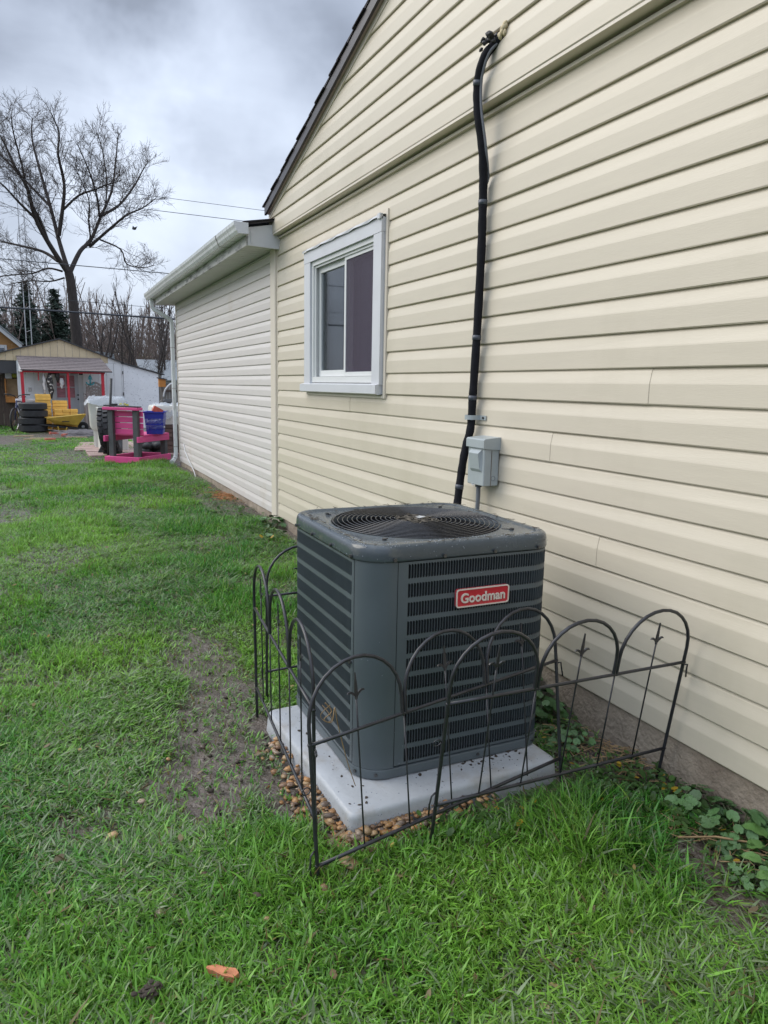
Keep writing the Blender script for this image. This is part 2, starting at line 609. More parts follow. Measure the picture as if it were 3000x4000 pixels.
# ---- gable: stands 60 mm proud, cut along the rake
GX = -0.06
SL = 0.3098
def rake_y(z, o=0.0):
    return 6.27 - max(0.0, (z - 2.77) / SL) - o
RIDGE_Y = 0.30
RIDGE_Z = 2.77 + SL * (6.27 - RIDGE_Y)
for k in range(15):
    z0 = 2.602 + KS * k
    if z0 + 0.01 > RIDGE_Z:
        break
    yl = lambda z: rake_y(z, 0.012)
    ylow = max(-5.3, 2 * RIDGE_Y - rake_y(z0 + KS))
    course('gable_course', M_SIDE, GX, z0, KS, min(ylow, RIDGE_Y - 0.05), 6.25, yend=yl)
gb = MB()
gb.prism([(GX + 0.003, 6.265, 2.605), (GX + 0.003, 6.265, 2.77), (GX + 0.003, RIDGE_Y, RIDGE_Z), (GX + 0.003, -5.67, 2.77), (GX + 0.003, -5.67, 2.605)], (0.2, 0, 0))
gb.build('gable_frame', M_GAPDARK, house)
MB().box(GX - 0.012, 0.0, -5.5, 6.262, 2.588, 2.6).build('gable_soffit', M_TRIM, house)
# small corner trim at the gable's end
MB().bbox(GX - 0.022, 0.0, 6.250, 6.285, 2.596, 2.775, 0.003).build('gable_corner_trim', M_TRIM, house)
# J channel along the rake
def rake_strip(name, m, xa, xb, dz0, dz1, y_start=6.27, smooth=False):
    mb = MB()
    for sgn in (1, -1):
        ya, yb = (y_start, RIDGE_Y) if sgn > 0 else (2 * RIDGE_Y - y_start, RIDGE_Y)
        za = 2.77 - SL * (y_start - 6.27)
        zb = RIDGE_Z
        vs = []
        for (y, z) in ((ya, za), (yb, zb)):
            for x, d in ((xa, dz0), (xb, dz0), (xb, dz1), (xa, dz1)):
                vs.append((x, y, z + d))
        fs = [(0, 1, 5, 4), (1, 2, 6, 5), (2, 3, 7, 6), (3, 0, 4, 7), (0, 3, 2, 1), (4, 5, 6, 7)]
        mb.add(vs, fs)
    return mb.build(name, m, house, smooth)
rake_strip('rake_channel', M_TRIM, GX - 0.019, GX + 0.002, -0.042, -0.001)
rake_strip('rake_soffit', M_MAUVE, -0.1, GX + 0.01, -0.006, 0.012, 6.275)
rake_strip('rake_fascia', M_FASCIA, -0.118, -0.1, -0.010, 0.062, 6.285)
rake_strip('drip_edge', M_FASCIA, -0.124, -0.1, 0.0625, 0.069, 6.29)
# roof: overlapping shingle tabs whose ends show along the rake
rf = MB()
n_tab = 46
for sgn in (1, -1):
    for i in range(n_tab):
        t0 = i / n_tab
        t1 = (i + 1.25) / n_tab
        ya = 6.32 + (RIDGE_Y - 6.32) * t0
        yb = 6.32 + (RIDGE_Y - 6.32) * min(t1, 1)
        za = 2.77 + SL * (6.27 - ya) + 0.070
        zb = 2.77 + SL * (6.27 - yb) + 0.070
        if sgn < 0:
            ya, yb = 2 * RIDGE_Y - ya, 2 * RIDGE_Y - yb
        j = 0.004 * math.sin(i * 2.4)
        rf.add([(-0.128 + j, ya, za + 0.010), (7.5, ya, za + 0.010), (7.5, yb, zb), (-0.128 + j, yb, zb),
                (-0.128 + j, ya, za + 0.0005), (7.5, ya, za + 0.0005), (7.5, yb, zb - 0.008), (-0.128 + j, yb, zb - 0.008)],
               [(0, 3, 2, 1), (4, 5, 6, 7), (0, 1, 5, 4), (3, 0, 4, 7), (2, 3, 7, 6)])
rf.build('roof', M_SHINGLE, house)

# ---- wing (garage) wall beyond the corner post
W0, W1 = 6.434, 11.37
WS = 0.0986
for k in range(24):
    course('wing_siding_course', M_SIDE2, 0.0, 0.140 + WS * k, WS, W0, W1, depth=0.0125)
MB().box(0.004, 0.12, 6.43, 11.38, 0.15, 2.55).build('wing_sheathing', M_GAPDARK, house)
MB().bbox(-0.016, 0.05, 11.372, 11.44, 0.12, 2.495, 0.004).build('wing_corner_post', M_TRIM, house, smooth=True)
# foundation
fd = MB()
ny = 60
for (xa, ya, yb, zt) in ((-0.004, -5.4, 6.43, 0.158), (-0.001, 6.43, 11.4, 0.150)):
    rows = []
    for i in range(ny + 1):
        y = ya + (yb - ya) * i / ny
        j = 0.004 * math.sin(i * 1.7) + 0.003 * math.sin(i * 0.61)
        rows.append([(xa - 0.014 + j * 0.5, y, -0.4), (xa - 0.010 + j, y, 0.03), (xa - 0.002 + j * 0.3, y, zt - 0.02), (xa + 0.004, y, zt), (xa + 0.15, y, zt)])
    fd.loft([list(r) for r in zip(*rows)], close=False)
fd.build('foundation', M_CONC, house, smooth=True)
# rest of the house body (walls out of sight, keep it a closed block)
bd = MB()
bd.box(0.30, 7.2, -5.35, 6.25, -0.3, 2.6)
bd.box(0.30, 5.5, 6.43, 11.38, -0.3, 2.5)
bd.build('back_walls', M_SIDE2, house)

# ---- eave of the wing
EY0, EY1 = 6.205, 11.66
np_ = 18
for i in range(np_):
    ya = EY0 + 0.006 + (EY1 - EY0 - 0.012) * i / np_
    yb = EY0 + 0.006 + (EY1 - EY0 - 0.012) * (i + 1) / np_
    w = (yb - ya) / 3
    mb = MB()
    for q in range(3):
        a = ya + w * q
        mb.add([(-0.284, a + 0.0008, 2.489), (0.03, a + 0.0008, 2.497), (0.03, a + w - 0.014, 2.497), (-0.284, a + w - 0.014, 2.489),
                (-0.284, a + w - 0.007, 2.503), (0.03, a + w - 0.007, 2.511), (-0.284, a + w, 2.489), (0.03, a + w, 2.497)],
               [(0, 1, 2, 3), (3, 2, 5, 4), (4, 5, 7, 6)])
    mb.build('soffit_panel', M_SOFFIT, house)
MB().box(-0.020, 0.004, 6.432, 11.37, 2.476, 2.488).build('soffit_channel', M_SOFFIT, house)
# fascia along the eave, the boxed return at the near end
MB().box(-0.300, -0.286, EY0, EY1, 2.482, 2.632).build('eave_fascia', M_FASC2, house)
er = MB()
er.prism([(-0.286, EY0 - 0.004, 2.484), (-0.002, EY0 - 0.004, 2.476), (-0.002, EY0 - 0.004, 2.684), (-0.286, EY0 - 0.004, 2.626)], (0, 0.02, 0))
er.build('eave_return', M_WHITE, house)
MB().box(-0.262, -0.249, EY0 - 0.009, EY0 - 0.0045, 2.50, 2.60).build('return_seam', M_WHITE, house)
# wing roof
WSL = 0.21
wr = MB()
n_t = 16
for i in range(n_t):
    xa = -0.335 + 5.2 * i / n_t * (0.5 if i < 1 else 1)
    xb = -0.335 + 5.2 * (i + 1.2) / n_t
    za = 2.650 + WSL * (xa + 0.335)
    zb = 2.650 + WSL * (xb + 0.335)
    wr.prism([(xa, EY0 - 0.05, za), (xb, EY0 - 0.05, zb), (xb, EY0 - 0.05, zb + 0.004), (xa, EY0 - 0.05, za + 0.014)], (0, EY1 - EY0 + 0.1, 0))
wr.build('wing_roof', M_SHINGLE, house)
wd = MB()
wd.prism([(-0.325, EY0 - 0.034, 2.596 + 0.042), (-0.002, EY0 - 0.034, 2.596 + 0.042 + WSL * 0.323), (-0.002, EY0 - 0.034, 2.648 + WSL * 0.333), (-0.325, EY0 - 0.034, 2.648)], (0, 0.028, 0))
wd.build('wing_rake_fascia', M_FASCIA, house)
# K-style gutter
gp = [(-0.3005, 2.646), (-0.3005, 2.560), (-0.385, 2.556), (-0.402, 2.580), (-0.408, 2.600), (-0.420, 2.622), (-0.424, 2.648), (-0.412, 2.650), (-0.414, 2.640),
      (-0.400, 2.600), (-0.378, 2.564), (-0.306, 2.566), (-0.306, 2.646)]
g = MB()
rings = []
for i in range(12):
    y = 6.13 + (11.72 - 6.13) * i / 11
    sag = 0.004 * math.sin(i * 1.1)
    rings.append([(x, y, z + sag * 0.6) for x, z in gp])
g.loft(rings)
g.build('gutter', M_GUTTER, house)
ec = gp[:8]
for yy in (6.126, 11.716):
    MB().prism([(x, yy, z) for x, z in ec], (0, 0.006, 0)).build('gutter_end_cap', M_WHITE, house)
gs = MB()
gs.loft([[(x - (0.003 if x < -0.31 else 0), y, z - (0.003 if z < 2.6 else 0)) for x, z in ec] for y in (6.80, 6.815)], close=False)
gs.build('gutter_seam', M_GAPDARK, house)
# downspout: rectangular pipe
def rect_pipe(mb, path, wx, wy):
    path = [Vector(p) for p in path]
    rings = []
    for i, p in enumerate(path):
        t = (path[min(i + 1, len(path) - 1)] - path[max(i - 1, 0)]).normalized()
        yv = Vector((0, 1, 0))
        yv = (yv - t * yv.dot(t)).normalized()
        xv = yv.cross(t).normalized()
        rings.append([p + xv * (a * wx / 2) + yv * (b * wy / 2) for a, b in ((-1, -.7), (-.7, -1), (.7, -1), (1, -.7), (1, .7), (.7, 1), (-.7, 1), (-1, .7))])
    mb.loft(rings, True, True)
    return mb
dp = thing_dp = MB()
DY = 11.52
rect_pipe(dp, [(-0.345, DY, 2.565), (-0.345, DY, 2.50), (-0.335, DY, 2.45), (-0.305, DY - .01, 2.405), (-0.20, DY - .03, 2.345), (-0.10, DY - .05, 2.285), (-0.070, DY - .06, 2.245), (-0.066, DY - .06, 2.19),
               (-0.064, DY - .06, 1.2), (-0.062, DY - .06, 0.33), (-0.066, DY - .07, 0.24), (-0.085, DY - .10, 0.185), (-0.15, DY - .20, 0.13)], 0.055, 0.072)
dsp = dp.build('downspout', M_GUTTER, house, smooth=True)
st = MB()
for z in (1.86, 1.25, 0.36):
    st.box(-0.094, -0.03, DY - .10, DY - .02, z, z + 0.004)
st.build('joint_band', M_GAPDARK, dsp)
# little white cable at the foot of the wing wall
wc = MB()
wc.tube([(-0.018, 11.0, 0.44), (-0.03, 10.86, 0.34), (-0.036, 10.5, 0.22), (-0.05, 10.1, 0.13), (-0.08, 9.8, 0.075)], 0.006, 6)
wc.build('hanging_cable', M_WHITE, house)

# ---- window
win = MB()
win.box(-0.046, -0.002, 4.068, 4.182, 1.345, 2.245)      # near jamb casing
win.box(-0.046, -0.002, 5.332, 5.462, 1.345, 2.245)
win.box(-0.048, -0.002, 4.066, 5.464, 2.246, 2.330)
wino = win.build('window', M_WHITE, house)
# crimped metal cap above the casing, slightly wavy
cap = MB()
rows = [[], [], []]
for i in range(15):
    y = 4.060 + (5.470 - 4.060) * i / 14
    w = 0.003 * math.sin(i * 2.1)
    rows[0].append((-0.004, y, 2.349 + w * 0.5))
    rows[1].append((-0.058 + w, y, 2.341 + w))
    rows[2].append((-0.060 - w, y, 2.326 + w * 1.2))
cap.loft(rows, close=False)
cap.build('head_flashing', M_WHITE, wino)
MB().box(-0.062, -0.040, 4.066, 4.10, 2.318, 2.348).build('flashing_corner', M_WHITE, wino)
sl = MB()
sl.prism([(-0.002, 4.076, 1.356), (-0.040, 4.076, 1.350), (-0.068, 4.076, 1.343), (-0.068, 4.076, 1.290), (-0.050, 4.076, 1.283), (-0.002, 4.076, 1.290)], (0, 1.43, 0))
sl.build('sill', M_WHITE, wino)
jc = MB()
jc.box(-0.022, -0.001, 4.036, 4.064, 1.262, 2.372)
jc.box(-0.022, -0.001, 5.4665, 5.474, 1.262, 2.36)
jc.box(-0.022, -0.001, 4.064, 5.4665, 1.262, 1.280)
jc.build('side_channel', M_TRIM, wino)
fr = MB()
FY0, FY1, FZ0, FZ1 = 4.183, 5.331, 1.357, 2.2445
fr.box(-0.030, 0.055, FY0, FY1, FZ0, FZ0 + 0.042)
fr.box(-0.030, 0.055, FY0, FY1, FZ1 - 0.030, FZ1)
fr.box(-0.030, 0.055, FY0, FY0 + 0.026, FZ0 + 0.042, FZ1 - 0.030)
fr.box(-0.030, 0.055, FY1 - 0.03, FY1, FZ0 + 0.042, FZ1 - 0.030)
fr.build('frame', M_VINYLW, wino)
tr = MB()
tr.box(-0.017, -0.010, FY0 + 0.026, FY1 - 0.03, FZ1 - 0.046, FZ1 - 0.0305)
tr.box(-0.017, -0.010, FY1 - 0.05, FY1 - 0.0305, FZ0 + 0.0425, FZ1 - 0.0465)
tr.build('screen_track', M_VINYLW, wino)
def sash(y0, y1, z0, z1, x0, x1, w):
    mb = MB()
    mb.box(x0, x1, y0, y1, z0, z0 + w)
    mb.box(x0, x1, y0, y1, z1 - w, z1)
    mb.box(x0, x1, y0, y0 + w, z0 + w, z1 - w)
    mb.box(x0, x1, y1 - w, y1, z0 + w, z1 - w)
    return mb
sash(4.70, 5.295, 1.402, 2.205, 0.012, 0.045, 0.045).build('sash', M_VINYLW, wino)
sash(4.215, 4.735, 1.402, 2.205, -0.008, 0.010, 0.028).build('screen_frame', M_VINYLW, wino)
sash(4.21, 4.76, 1.402, 2.205, 0.0465, 0.054, 0.03).build('sash', M_VINYLW, wino)
MB().box(0.024, 0.028, 4.742, 5.252, 1.445, 2.162).build('pane', M_GLASS, wino)
MB().box(0.048, 0.052, 4.235, 4.735, 1.425, 2.18).build('pane', M_GLASS, wino)
MB().box(-0.004, -0.002, 4.24, 4.71, 1.425, 2.18).build('insect_screen', M_SCREEN, wino)
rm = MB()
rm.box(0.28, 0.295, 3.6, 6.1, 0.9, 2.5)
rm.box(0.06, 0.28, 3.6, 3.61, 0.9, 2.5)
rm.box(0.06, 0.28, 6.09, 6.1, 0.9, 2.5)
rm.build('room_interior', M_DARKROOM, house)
cu = MB()
rows = [[], []]
for i in range(40):
    y = 4.15 + 0.62 * i / 39
    x = 0.13 + 0.018 * math.sin(i * 1.15)
    rows[0].append((x, y, 1.30))
    rows[1].append((x, y, 2.30))
cu.loft(rows, close=False)
cu.build('curtain', M_CURTAIN, wino, smooth='all')
cu2 = MB()
rows = [[], []]
for i in range(14):
    y = 5.06 + 0.24 * i / 13
    x = 0.11 + 0.012 * math.sin(i * 1.3)
    rows[0].append((x, y, 1.30))
    rows[1].append((x, y, 2.30))
cu2.loft(rows, close=False)
cu2.build('pale_curtain', mat('pale_curtain_cloth', (0.55, 0.55, 0.56), 0.9, var=0.1, vs=6), wino, smooth='all')
MB().bbox(0.14, 0.27, 4.80, 5.02, 1.2, 1.78, 0.01).build('cabinet', M_CABINET, wino)
# ================================================================ AIR CONDITIONER ON ITS PAD
M_ACG = mat('grey_green_paint', (0.088, 0.107, 0.120), 0.40, var=0.10, vs=3, spec=0.5, bump=0.08, bs=220, bd=0.002, rvar=0.08)
M_LID = mat('wet_lid_paint', (0.068, 0.083, 0.096), 0.22, var=0.14, vs=7, bump=0.22, bs=60, bd=0.003, rvar=0.14,
            stain=(0.16, 0.16, 0.14), stain_s=9, stain_lo=0.55, stain_hi=0.8)
M_WIRE = mat('wire_black', (0.026, 0.027, 0.032), 0.20, var=0.3, vs=40, spec=0.8)
M_COIL = mat('coil_fins', (0.012, 0.013, 0.017), 0.5, var=0.3, vs=12, bump=0.7, bs=26, stretch=(1, 1, 14), bd=0.006)
M_INSIDE = mat('dark_interior', (0.012, 0.012, 0.014), 0.7)
M_RED = mat('badge_red', (0.56, 0.020, 0.035), 0.30, var=0.06, coat=0.4)
M_BADGEW = mat('badge_cream', (0.72, 0.62, 0.55), 0.4, var=0.04)
M_SCREW = mat('screw_steel', (0.10, 0.10, 0.10), 0.35, metal=0.7)
M_DEBRIS = mat('seed_litter', (0.095, 0.082, 0.064), 0.85, var=0.4, vs=40)
M_LABEL = mat('white_sticker', (0.50, 0.51, 0.52), 0.6)
M_PAD = mat('pad_plastic', (0.41, 0.43, 0.455), 0.40, var=0.06, vs=5, bump=0.22, bs=45, stain=(0.30, 0.27, 0.23), stain_s=7, stain_lo=0.52, stain_hi=0.80, rvar=0.1)
M_DIRT = mat('dark_soil_crumb', (0.045, 0.033, 0.024), 0.8, var=0.4, vs=50)
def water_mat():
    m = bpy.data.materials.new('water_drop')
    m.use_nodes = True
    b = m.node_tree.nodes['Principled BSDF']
    b.inputs['Base Color'].default_value = (0.42, 0.46, 0.52, 1)  # pale grey body colour stands in for sky light refracted through each bead
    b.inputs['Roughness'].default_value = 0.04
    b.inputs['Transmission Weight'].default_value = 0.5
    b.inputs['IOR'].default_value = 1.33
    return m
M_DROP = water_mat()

def drop(mb, p, nrm, r):
    """tiny water bead on a surface"""
    n = Vector(nrm).normalized()
    a = Vector((0, 0, 1)) if abs(n.z) < 0.9 else Vector((1, 0, 0))
    u = (a - n * a.dot(n)).normalized()
    w = n.cross(u)
    p = Vector(p)
    k = len(mb.v)
    for (h, rr) in ((0.0, 1.0), (0.45, 0.8)):
        for j in range(6):
            an = PI / 3 * j
            mb.v.append(tuple(p + n * (h * r) + (u * math.cos(an) + w * math.sin(an)) * rr * r))
    mb.v.append(tuple(p + n * r * 0.7))
    for j in range(6):
        j2 = (j + 1) % 6
        mb.f.append((k + j, k + j2, k + 6 + j2, k + 6 + j))
        mb.f.append((k + 6 + j, k + 6 + j2, k + 12))

# --- pad
PADC = (-0.785, 2.2125)
PADA = R(2.0)
pad = thing('equipment_pad', 'pale blue-grey plastic pad lying under the grey air conditioner', 'equipment pad', (PADC[0], PADC[1], 0), PADA)
def rr(hx, hy, r, z, n=6):
    out = []
    for k, (sx, sy) in enumerate(((1, 1), (-1, 1), (-1, -1), (1, -1))):
        for i in range(n + 1):
            a = PI / 2 * k + PI / 2 * i / n
            out.append((sx * (hx - r) + r * math.cos(a), sy * (hy - r) + r * math.sin(a), z))
    return out
pb = MB()
H = 0.40
pb.loft([rr(H + .012, H + .012, .03, -0.10), rr(H + .004, H + .004, .03, 0.0), rr(H, H, .03, 0.046), rr(H - .004, H - .004, .028, 0.056), rr(H - .012, H - .012, .025, 0.061),
         rr(H - .05, H - .05, .02, 0.0615)], cap1=True)
pb.build('pad_body', M_PAD, pad, smooth=True, local=True)
rg = random.Random(4)
dr = MB()
for i in range(170):
    e = rg.random() < 0.6
    x, y = (-H - 0.003, rg.uniform(-H, H)) if rg.random() < .5 else (rg.uniform(-H, H), -H - 0.003)
    if e:
        drop(dr, (x, y, rg.uniform(0.0, 0.045)), (-1, 0, .1) if x < -H else (0, -1, .1), rg.uniform(.0012, .0026))
    else:
        drop(dr, (rg.uniform(-H, H) if x > -H else -H + rg.uniform(.02, .1), y if y > -H else -H + rg.uniform(.02, .12), 0.0612), (0, 0, 1), rg.uniform(.0012, .0028))
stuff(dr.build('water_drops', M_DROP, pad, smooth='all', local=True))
cr = MB()
for i in range(95):
    t = rg.random()
    if t < .45:
        x, y = rg.gauss(0.16, 0.05), rg.gauss(-0.30, 0.03)
    elif t < .8:
        x, y = rg.uniform(-0.12, 0.33), rg.gauss(-0.29, 0.03)
    else:
        x, y = rg.gauss(-0.32, 0.02), rg.uniform(-.38, .2)
    if abs(x) > .38 or abs(y) > .385:
        continue
    cr.ico((x, y, 0.0625), rg.choice((.0012, .0016, .002, .003, .006)) * rg.uniform(.7, 1.1), (1.6, 1, .45), .3, rg, rg.uniform(0, 3))
cr.ico((0.27, -0.28, 0.065), 0.012, (1.3, .9, .5), .25, rg)
cr.ico((0.295, -0.295, 0.064), 0.006, (1.3, .9, .5), .25, rg)
stuff(cr.build('soil_crumbs', M_DIRT, pad, local=True))

# --- unit
ACX, ACY = -0.706, 2.308
AZ0, AZG0, AZG1 = 0.0625, 0.098, 0.797
W = 0.735
RC = 0.105
ac = thing('air_conditioner', 'large grey-green outdoor air conditioner with louvered sides, round fan guard and red badge', 'air conditioner', (ACX, ACY, 0), R(-0.6))

# perimeter walk of the rounded square, counter-clockwise seen from above, s=0 in the middle of the -Y face going +X
LF = W - 2 * RC
LA = RC * PI / 2
PER = 4 * (LF + LA)
def per(s, off=0.0):
    s = s % PER
    h = W / 2
    segs = [('f', LF / 2, 0), ('a', LA, 0), ('f', LF, 1), ('a', LA, 1), ('f', LF, 2), ('a', LA, 2), ('f', LF, 3), ('a', LA, 3), ('f', LF / 2, 4)]
    first = True
    for typ, ln, k in segs:
        if s <= ln + 1e-9:
            if typ == 'f':
                u = s if k == 0 else s - LF / 2
                if k == 4:
                    u = s - LF / 2
                x, y, nx, ny = u, -h, 0, -1
                q = k % 4
            else:
                a = -PI / 2 + s / RC
                x, y, nx, ny = LF / 2 + RC * math.cos(a), -(h - RC) + RC * math.sin(a), math.cos(a), math.sin(a)
                q = k
            for _ in range(q):
                x, y, nx, ny = -y, x, -ny, nx
            return Vector((x + nx * off, y + ny * off, 0)), Vector((nx, ny, 0))
        s -= ln
    return per(0, off)
def sq_ring(off, z, n=120):
    return [(*(per(PER * i / n, off)[0].xy), z) for i in range(n)]
S_FR = -LF / 2 - LA * 0 + 0.0            # front-left arc starts (going backwards) at -LF/2
# corner panels: between seams 0.165 from the virtual corner on both faces -> in s terms
SEAM = 0.168
def corner_s(k):
    """middle of the arc after face k (k=3: front-left corner)"""
    return LF / 2 + LA / 2 + k * (LF + LA)
halfp = LA * 0.34          # seam on the bend (lawn side)
halfq = LA / 2 + 0.014    # seam on the flat (front side)
NROW = 11
def strip(mb, s0, s1, z0, z1, off, n):
    k = len(mb.v)
    for i in range(n + 1):
        p, _ = per(s0 + (s1 - s0) * i / n, off)
        mb.v.append((p.x, p.y, z0))
        mb.v.append((p.x, p.y, z1))
    for i in range(n):
        mb.f.append((k + 2 * i, k + 2 * i + 2, k + 2 * i + 3, k + 2 * i + 1))
# solid front-left and rear-right corner panels
for k in (3, 1):
    mb = MB()
    c = corner_s(k)
    strip(mb, c - halfp + .0015, c + halfq - .0015, AZG0, AZG1 - 0.001, 0.0, 22)
    for sg in (-1, 1):
        e = c + (halfq - .0015 if sg > 0 else .0015 - halfp)
        a, na = per(e, 0)
        b_, _ = per(e, -0.012)
        mb.poly([(a.x, a.y, AZG0), (b_.x, b_.y, AZG0), (b_.x, b_.y, AZG1), (a.x, a.y, AZG1)][::sg])
    mb.build('corner_panel', M_ACG, ac, smooth=True, local=True)
# louvered guards: each wraps a face and the corner after/before it, split into rows
def louver(s0, s1, nslot):
    """rows of slots with rounded ends; every row one part"""
    pitch = (AZG1 - AZG0 - 0.012) / NROW
    mg, mg0 = 0.014, 0.034
    ds = (s1 - s0 - mg - mg0) / nslot
    for r in range(NROW):
        za = AZG0 + 0.006 + r * pitch
        zb = za + pitch
        hz0, hz1 = za + pitch * 0.125, zb - pitch * 0.125
        mb = MB()
        # plain bands above and below
        nn = int(nslot * .8)
        strip(mb, s0, s1, za, hz0, 0.001, nn)
        strip(mb, s0, s1, hz1, zb, 0.001, nn)
        strip(mb, s0, s0 + mg0, hz0, hz1, 0.001, 2)
        strip(mb, s1 - mg, s1, hz0, hz1, 0.001, 2)
        for i in range(nslot):
            a = s0 + mg0 + ds * i
            w = ds * 0.085
            # fin between slots, bent inwards like a pressed louver
            p0, n0 = per(a, 0.001)
            p1, _ = per(a + w * 2, 0.001)
            p2, _ = per(a + ds * 0.15, -0.010)
            p3, _ = per(a + ds, 0.001)
            pm, _ = per(a + ds * 0.55, 0.001)
            k = len(mb.v)
            mb.v.extend([(p0.x, p0.y, hz0), (p1.x, p1.y, hz0), (p1.x, p1.y, hz1), (p0.x, p0.y, hz1), (p2.x, p2.y, hz1 - .004), (p2.x, p2.y, hz0 + .004)])
            mb.f.append((k, k + 1, k + 2, k + 3))
            mb.f.append((k + 1, k + 5, k + 4, k + 2))
            # rounded slot ends: lower right and upper right corners filled with curved gussets
            pr_, _ = per(a + ds * 0.999, 0.001)
            pq, _ = per(a + ds * 0.80, 0.001)
            k = len(mb.v)
            mb.v.extend([(pm.x, pm.y, hz0), (pr_.x, pr_.y, hz0), (pr_.x, pr_.y, hz0 + .0055), (pq.x, pq.y, hz0 + .0016)])
            mb.f.append((k, k + 1, k + 2, k + 3))
            k = len(mb.v)
            mb.v.extend([(pm.x, pm.y, hz1), (pq.x, pq.y, hz1 - .0016), (pr_.x, pr_.y, hz1 - .0055), (pr_.x, pr_.y, hz1)])
            mb.f.append((k, k + 1, k + 2, k + 3))
        mb.build('louver_row', M_ACG, ac, local=True)
cL, cB = corner_s(3), corner_s(1)
# right half: front face + right face ; left half: back face + left face
louver(cL - PER + halfq, cB - halfp, 116)
louver(cB + halfq, cL - halfp, 116)
# coil inside
co = MB()
co.loft([sq_ring(-0.022, AZG0), sq_ring(-0.022, AZG1)])
co.build('coil', M_COIL, ac, smooth='all', local=True)
# base pan with rolled edge
bp = MB()
bp.loft([sq_ring(-0.012, AZ0 - .001), sq_ring(-0.002, AZ0), sq_ring(0.004, AZ0 + .004), sq_ring(0.004, AZ0 + .029), sq_ring(0.0015, AZ0 + .034), sq_ring(-0.02, AZ0 + .036)], cap0=True)
bp.build('base_pan', M_ACG, ac, smooth=True, local=True)
# lid
LZ = AZG1
GR = 0.312
def circ_ring(r, z, n=120):
    out = []
    for i in range(n):
        p, _ = per(PER * i / n)
        a = math.atan2(p.y, p.x)
        out.append((r * math.cos(a), r * math.sin(a), z))
    return out
ld = MB()
ld.loft([sq_ring(-0.010, LZ - .002), sq_ring(0.0035, LZ - .003), sq_ring(0.005, LZ + .002), sq_ring(0.0035, LZ + .026), sq_ring(0.0015, LZ + .036), sq_ring(-0.003, LZ + .0435), sq_ring(-0.010, LZ + .0475),
         sq_ring(-0.020, LZ + .0490), sq_ring(-0.030, LZ + .0492), sq_ring(-0.035, LZ + .0470), sq_ring(-0.039, LZ + .044), sq_ring(-0.046, LZ + .043),
         circ_ring(GR + .010, LZ + .044), circ_ring(GR + .005, LZ + .047), circ_ring(GR, LZ + .044), circ_ring(GR - .002, LZ + .01)])
lid = ld.build('lid', M_LID, ac, smooth='all', local=True)
dk = MB()
dk.loft([circ_ring(GR - .001, LZ + .02), circ_ring(GR - .001, LZ - .16), circ_ring(.01, LZ - .165)])
dk.build('fan_shroud', M_INSIDE, ac, local=True)
fb = MB()
for k in range(3):
    a0 = 2 * PI * k / 3 + .5
    vs = []
    for i in range(6):
        a = a0 + 0.16 * i
        for r_ in (.06, .26):
            vs.append((r_ * math.cos(a), r_ * math.sin(a), LZ - .05 - .014 * i))
    fb.add(vs, [(2 * i, 2 * i + 1, 2 * i + 3, 2 * i + 2) for i in range(5)])
fb.build('fan_blade', M_INSIDE, ac, local=True)
hb = MB()
hb.loft([[(r_ * math.cos(2 * PI * i / 24), r_ * math.sin(2 * PI * i / 24), z) for i in range(24)] for r_, z in ((.075, LZ - .12), (.075, LZ + .035), (.07, LZ + .044), (.02, LZ + .046))], cap1=True)
hub = hb.build('motor_hub', M_WIRE, ac, smooth=True, local=True)
GZ = LZ + .047
def gz(r):
    return GZ + .010 * (1 - (r / GR) ** 2)
gd = MB()
nr = 14
for k in range(nr):
    r_ = 0.078 + (GR - 0.083) * k / (nr - 1)
    rings = []
    for i in range(72):
        a = 2 * PI * i / 72
        c_, s_ = math.cos(a), math.sin(a)
        wz = gz(r_)
        q = .0021
        rings.append([((r_ + q) * c_, (r_ + q) * s_, wz), (r_ * c_, r_ * s_, wz + q), ((r_ - q) * c_, (r_ - q) * s_, wz), (r_ * c_, r_ * s_, wz - q)])
    k0 = len(gd.v)
    for r in rings:
        gd.v.extend(r)
    for i in range(72):
        i2 = (i + 1) % 72
        for j in range(4):
            j2 = (j + 1) % 4
            gd.f.append((k0 + i * 4 + j, k0 + i2 * 4 + j, k0 + i2 * 4 + j2, k0 + i * 4 + j2))
for k in range(8):
    a = PI / 4 * k + .02
    e = GR + (.045 if k % 2 else 0.0)
    gd.tube([(r_ * math.cos(a), r_ * math.sin(a), (gz(r_) - .004) if r_ < GR else GZ - .003) for r_ in (.05, .12, .2, GR - .005, e)], .0024, 5)
gd.build('fan_guard', M_WIRE, ac, smooth='all', local=True)
SCREW_ME = None
def put_screw(p, nrm, r=.0062):
    """one hex-head screw, mesh shared"""
    global SCREW_ME
    if SCREW_ME is None:
        q = MB().cyl((0, 0, 0), (0, 0, 1.25), 1.0, 7).build('screw', M_SCREW, None, smooth=True)
        SCREW_ME = q.data
        bpy.data.objects.remove(q)
    o = bpy.data.objects.new('screw', SCREW_ME)
    COL.objects.link(o)
    o.parent = ac
    o.location = p
    o.rotation_euler = Vector(nrm).to_track_quat('Z', 'Y').to_euler()
    o.scale = (r, r, r)
for k in range(4):
    a = PI / 4 * (2 * k + 1) + .02
    put_screw((math.cos(a) * (GR + .045), math.sin(a) * (GR + .045), GZ - .006), (0, 0, 1), .0075)
for k in range(4):
    for f_ in (-.36, -.12, .14, .38):
        p, n_ = per(k * (LF + LA) + f_ * W, .006)
        put_screw((p.x, p.y, LZ + .006), n_)
    for f_ in (-.42, 0.1, .42):
        p, n_ = per(k * (LF + LA) + f_ * W, .002)
        put_screw((p.x, p.y, AZ0 + .02), n_, .0055)
p, n_ = per(cL - halfp - .012, .002)
put_screw((p.x, p.y, .45), n_, .006)
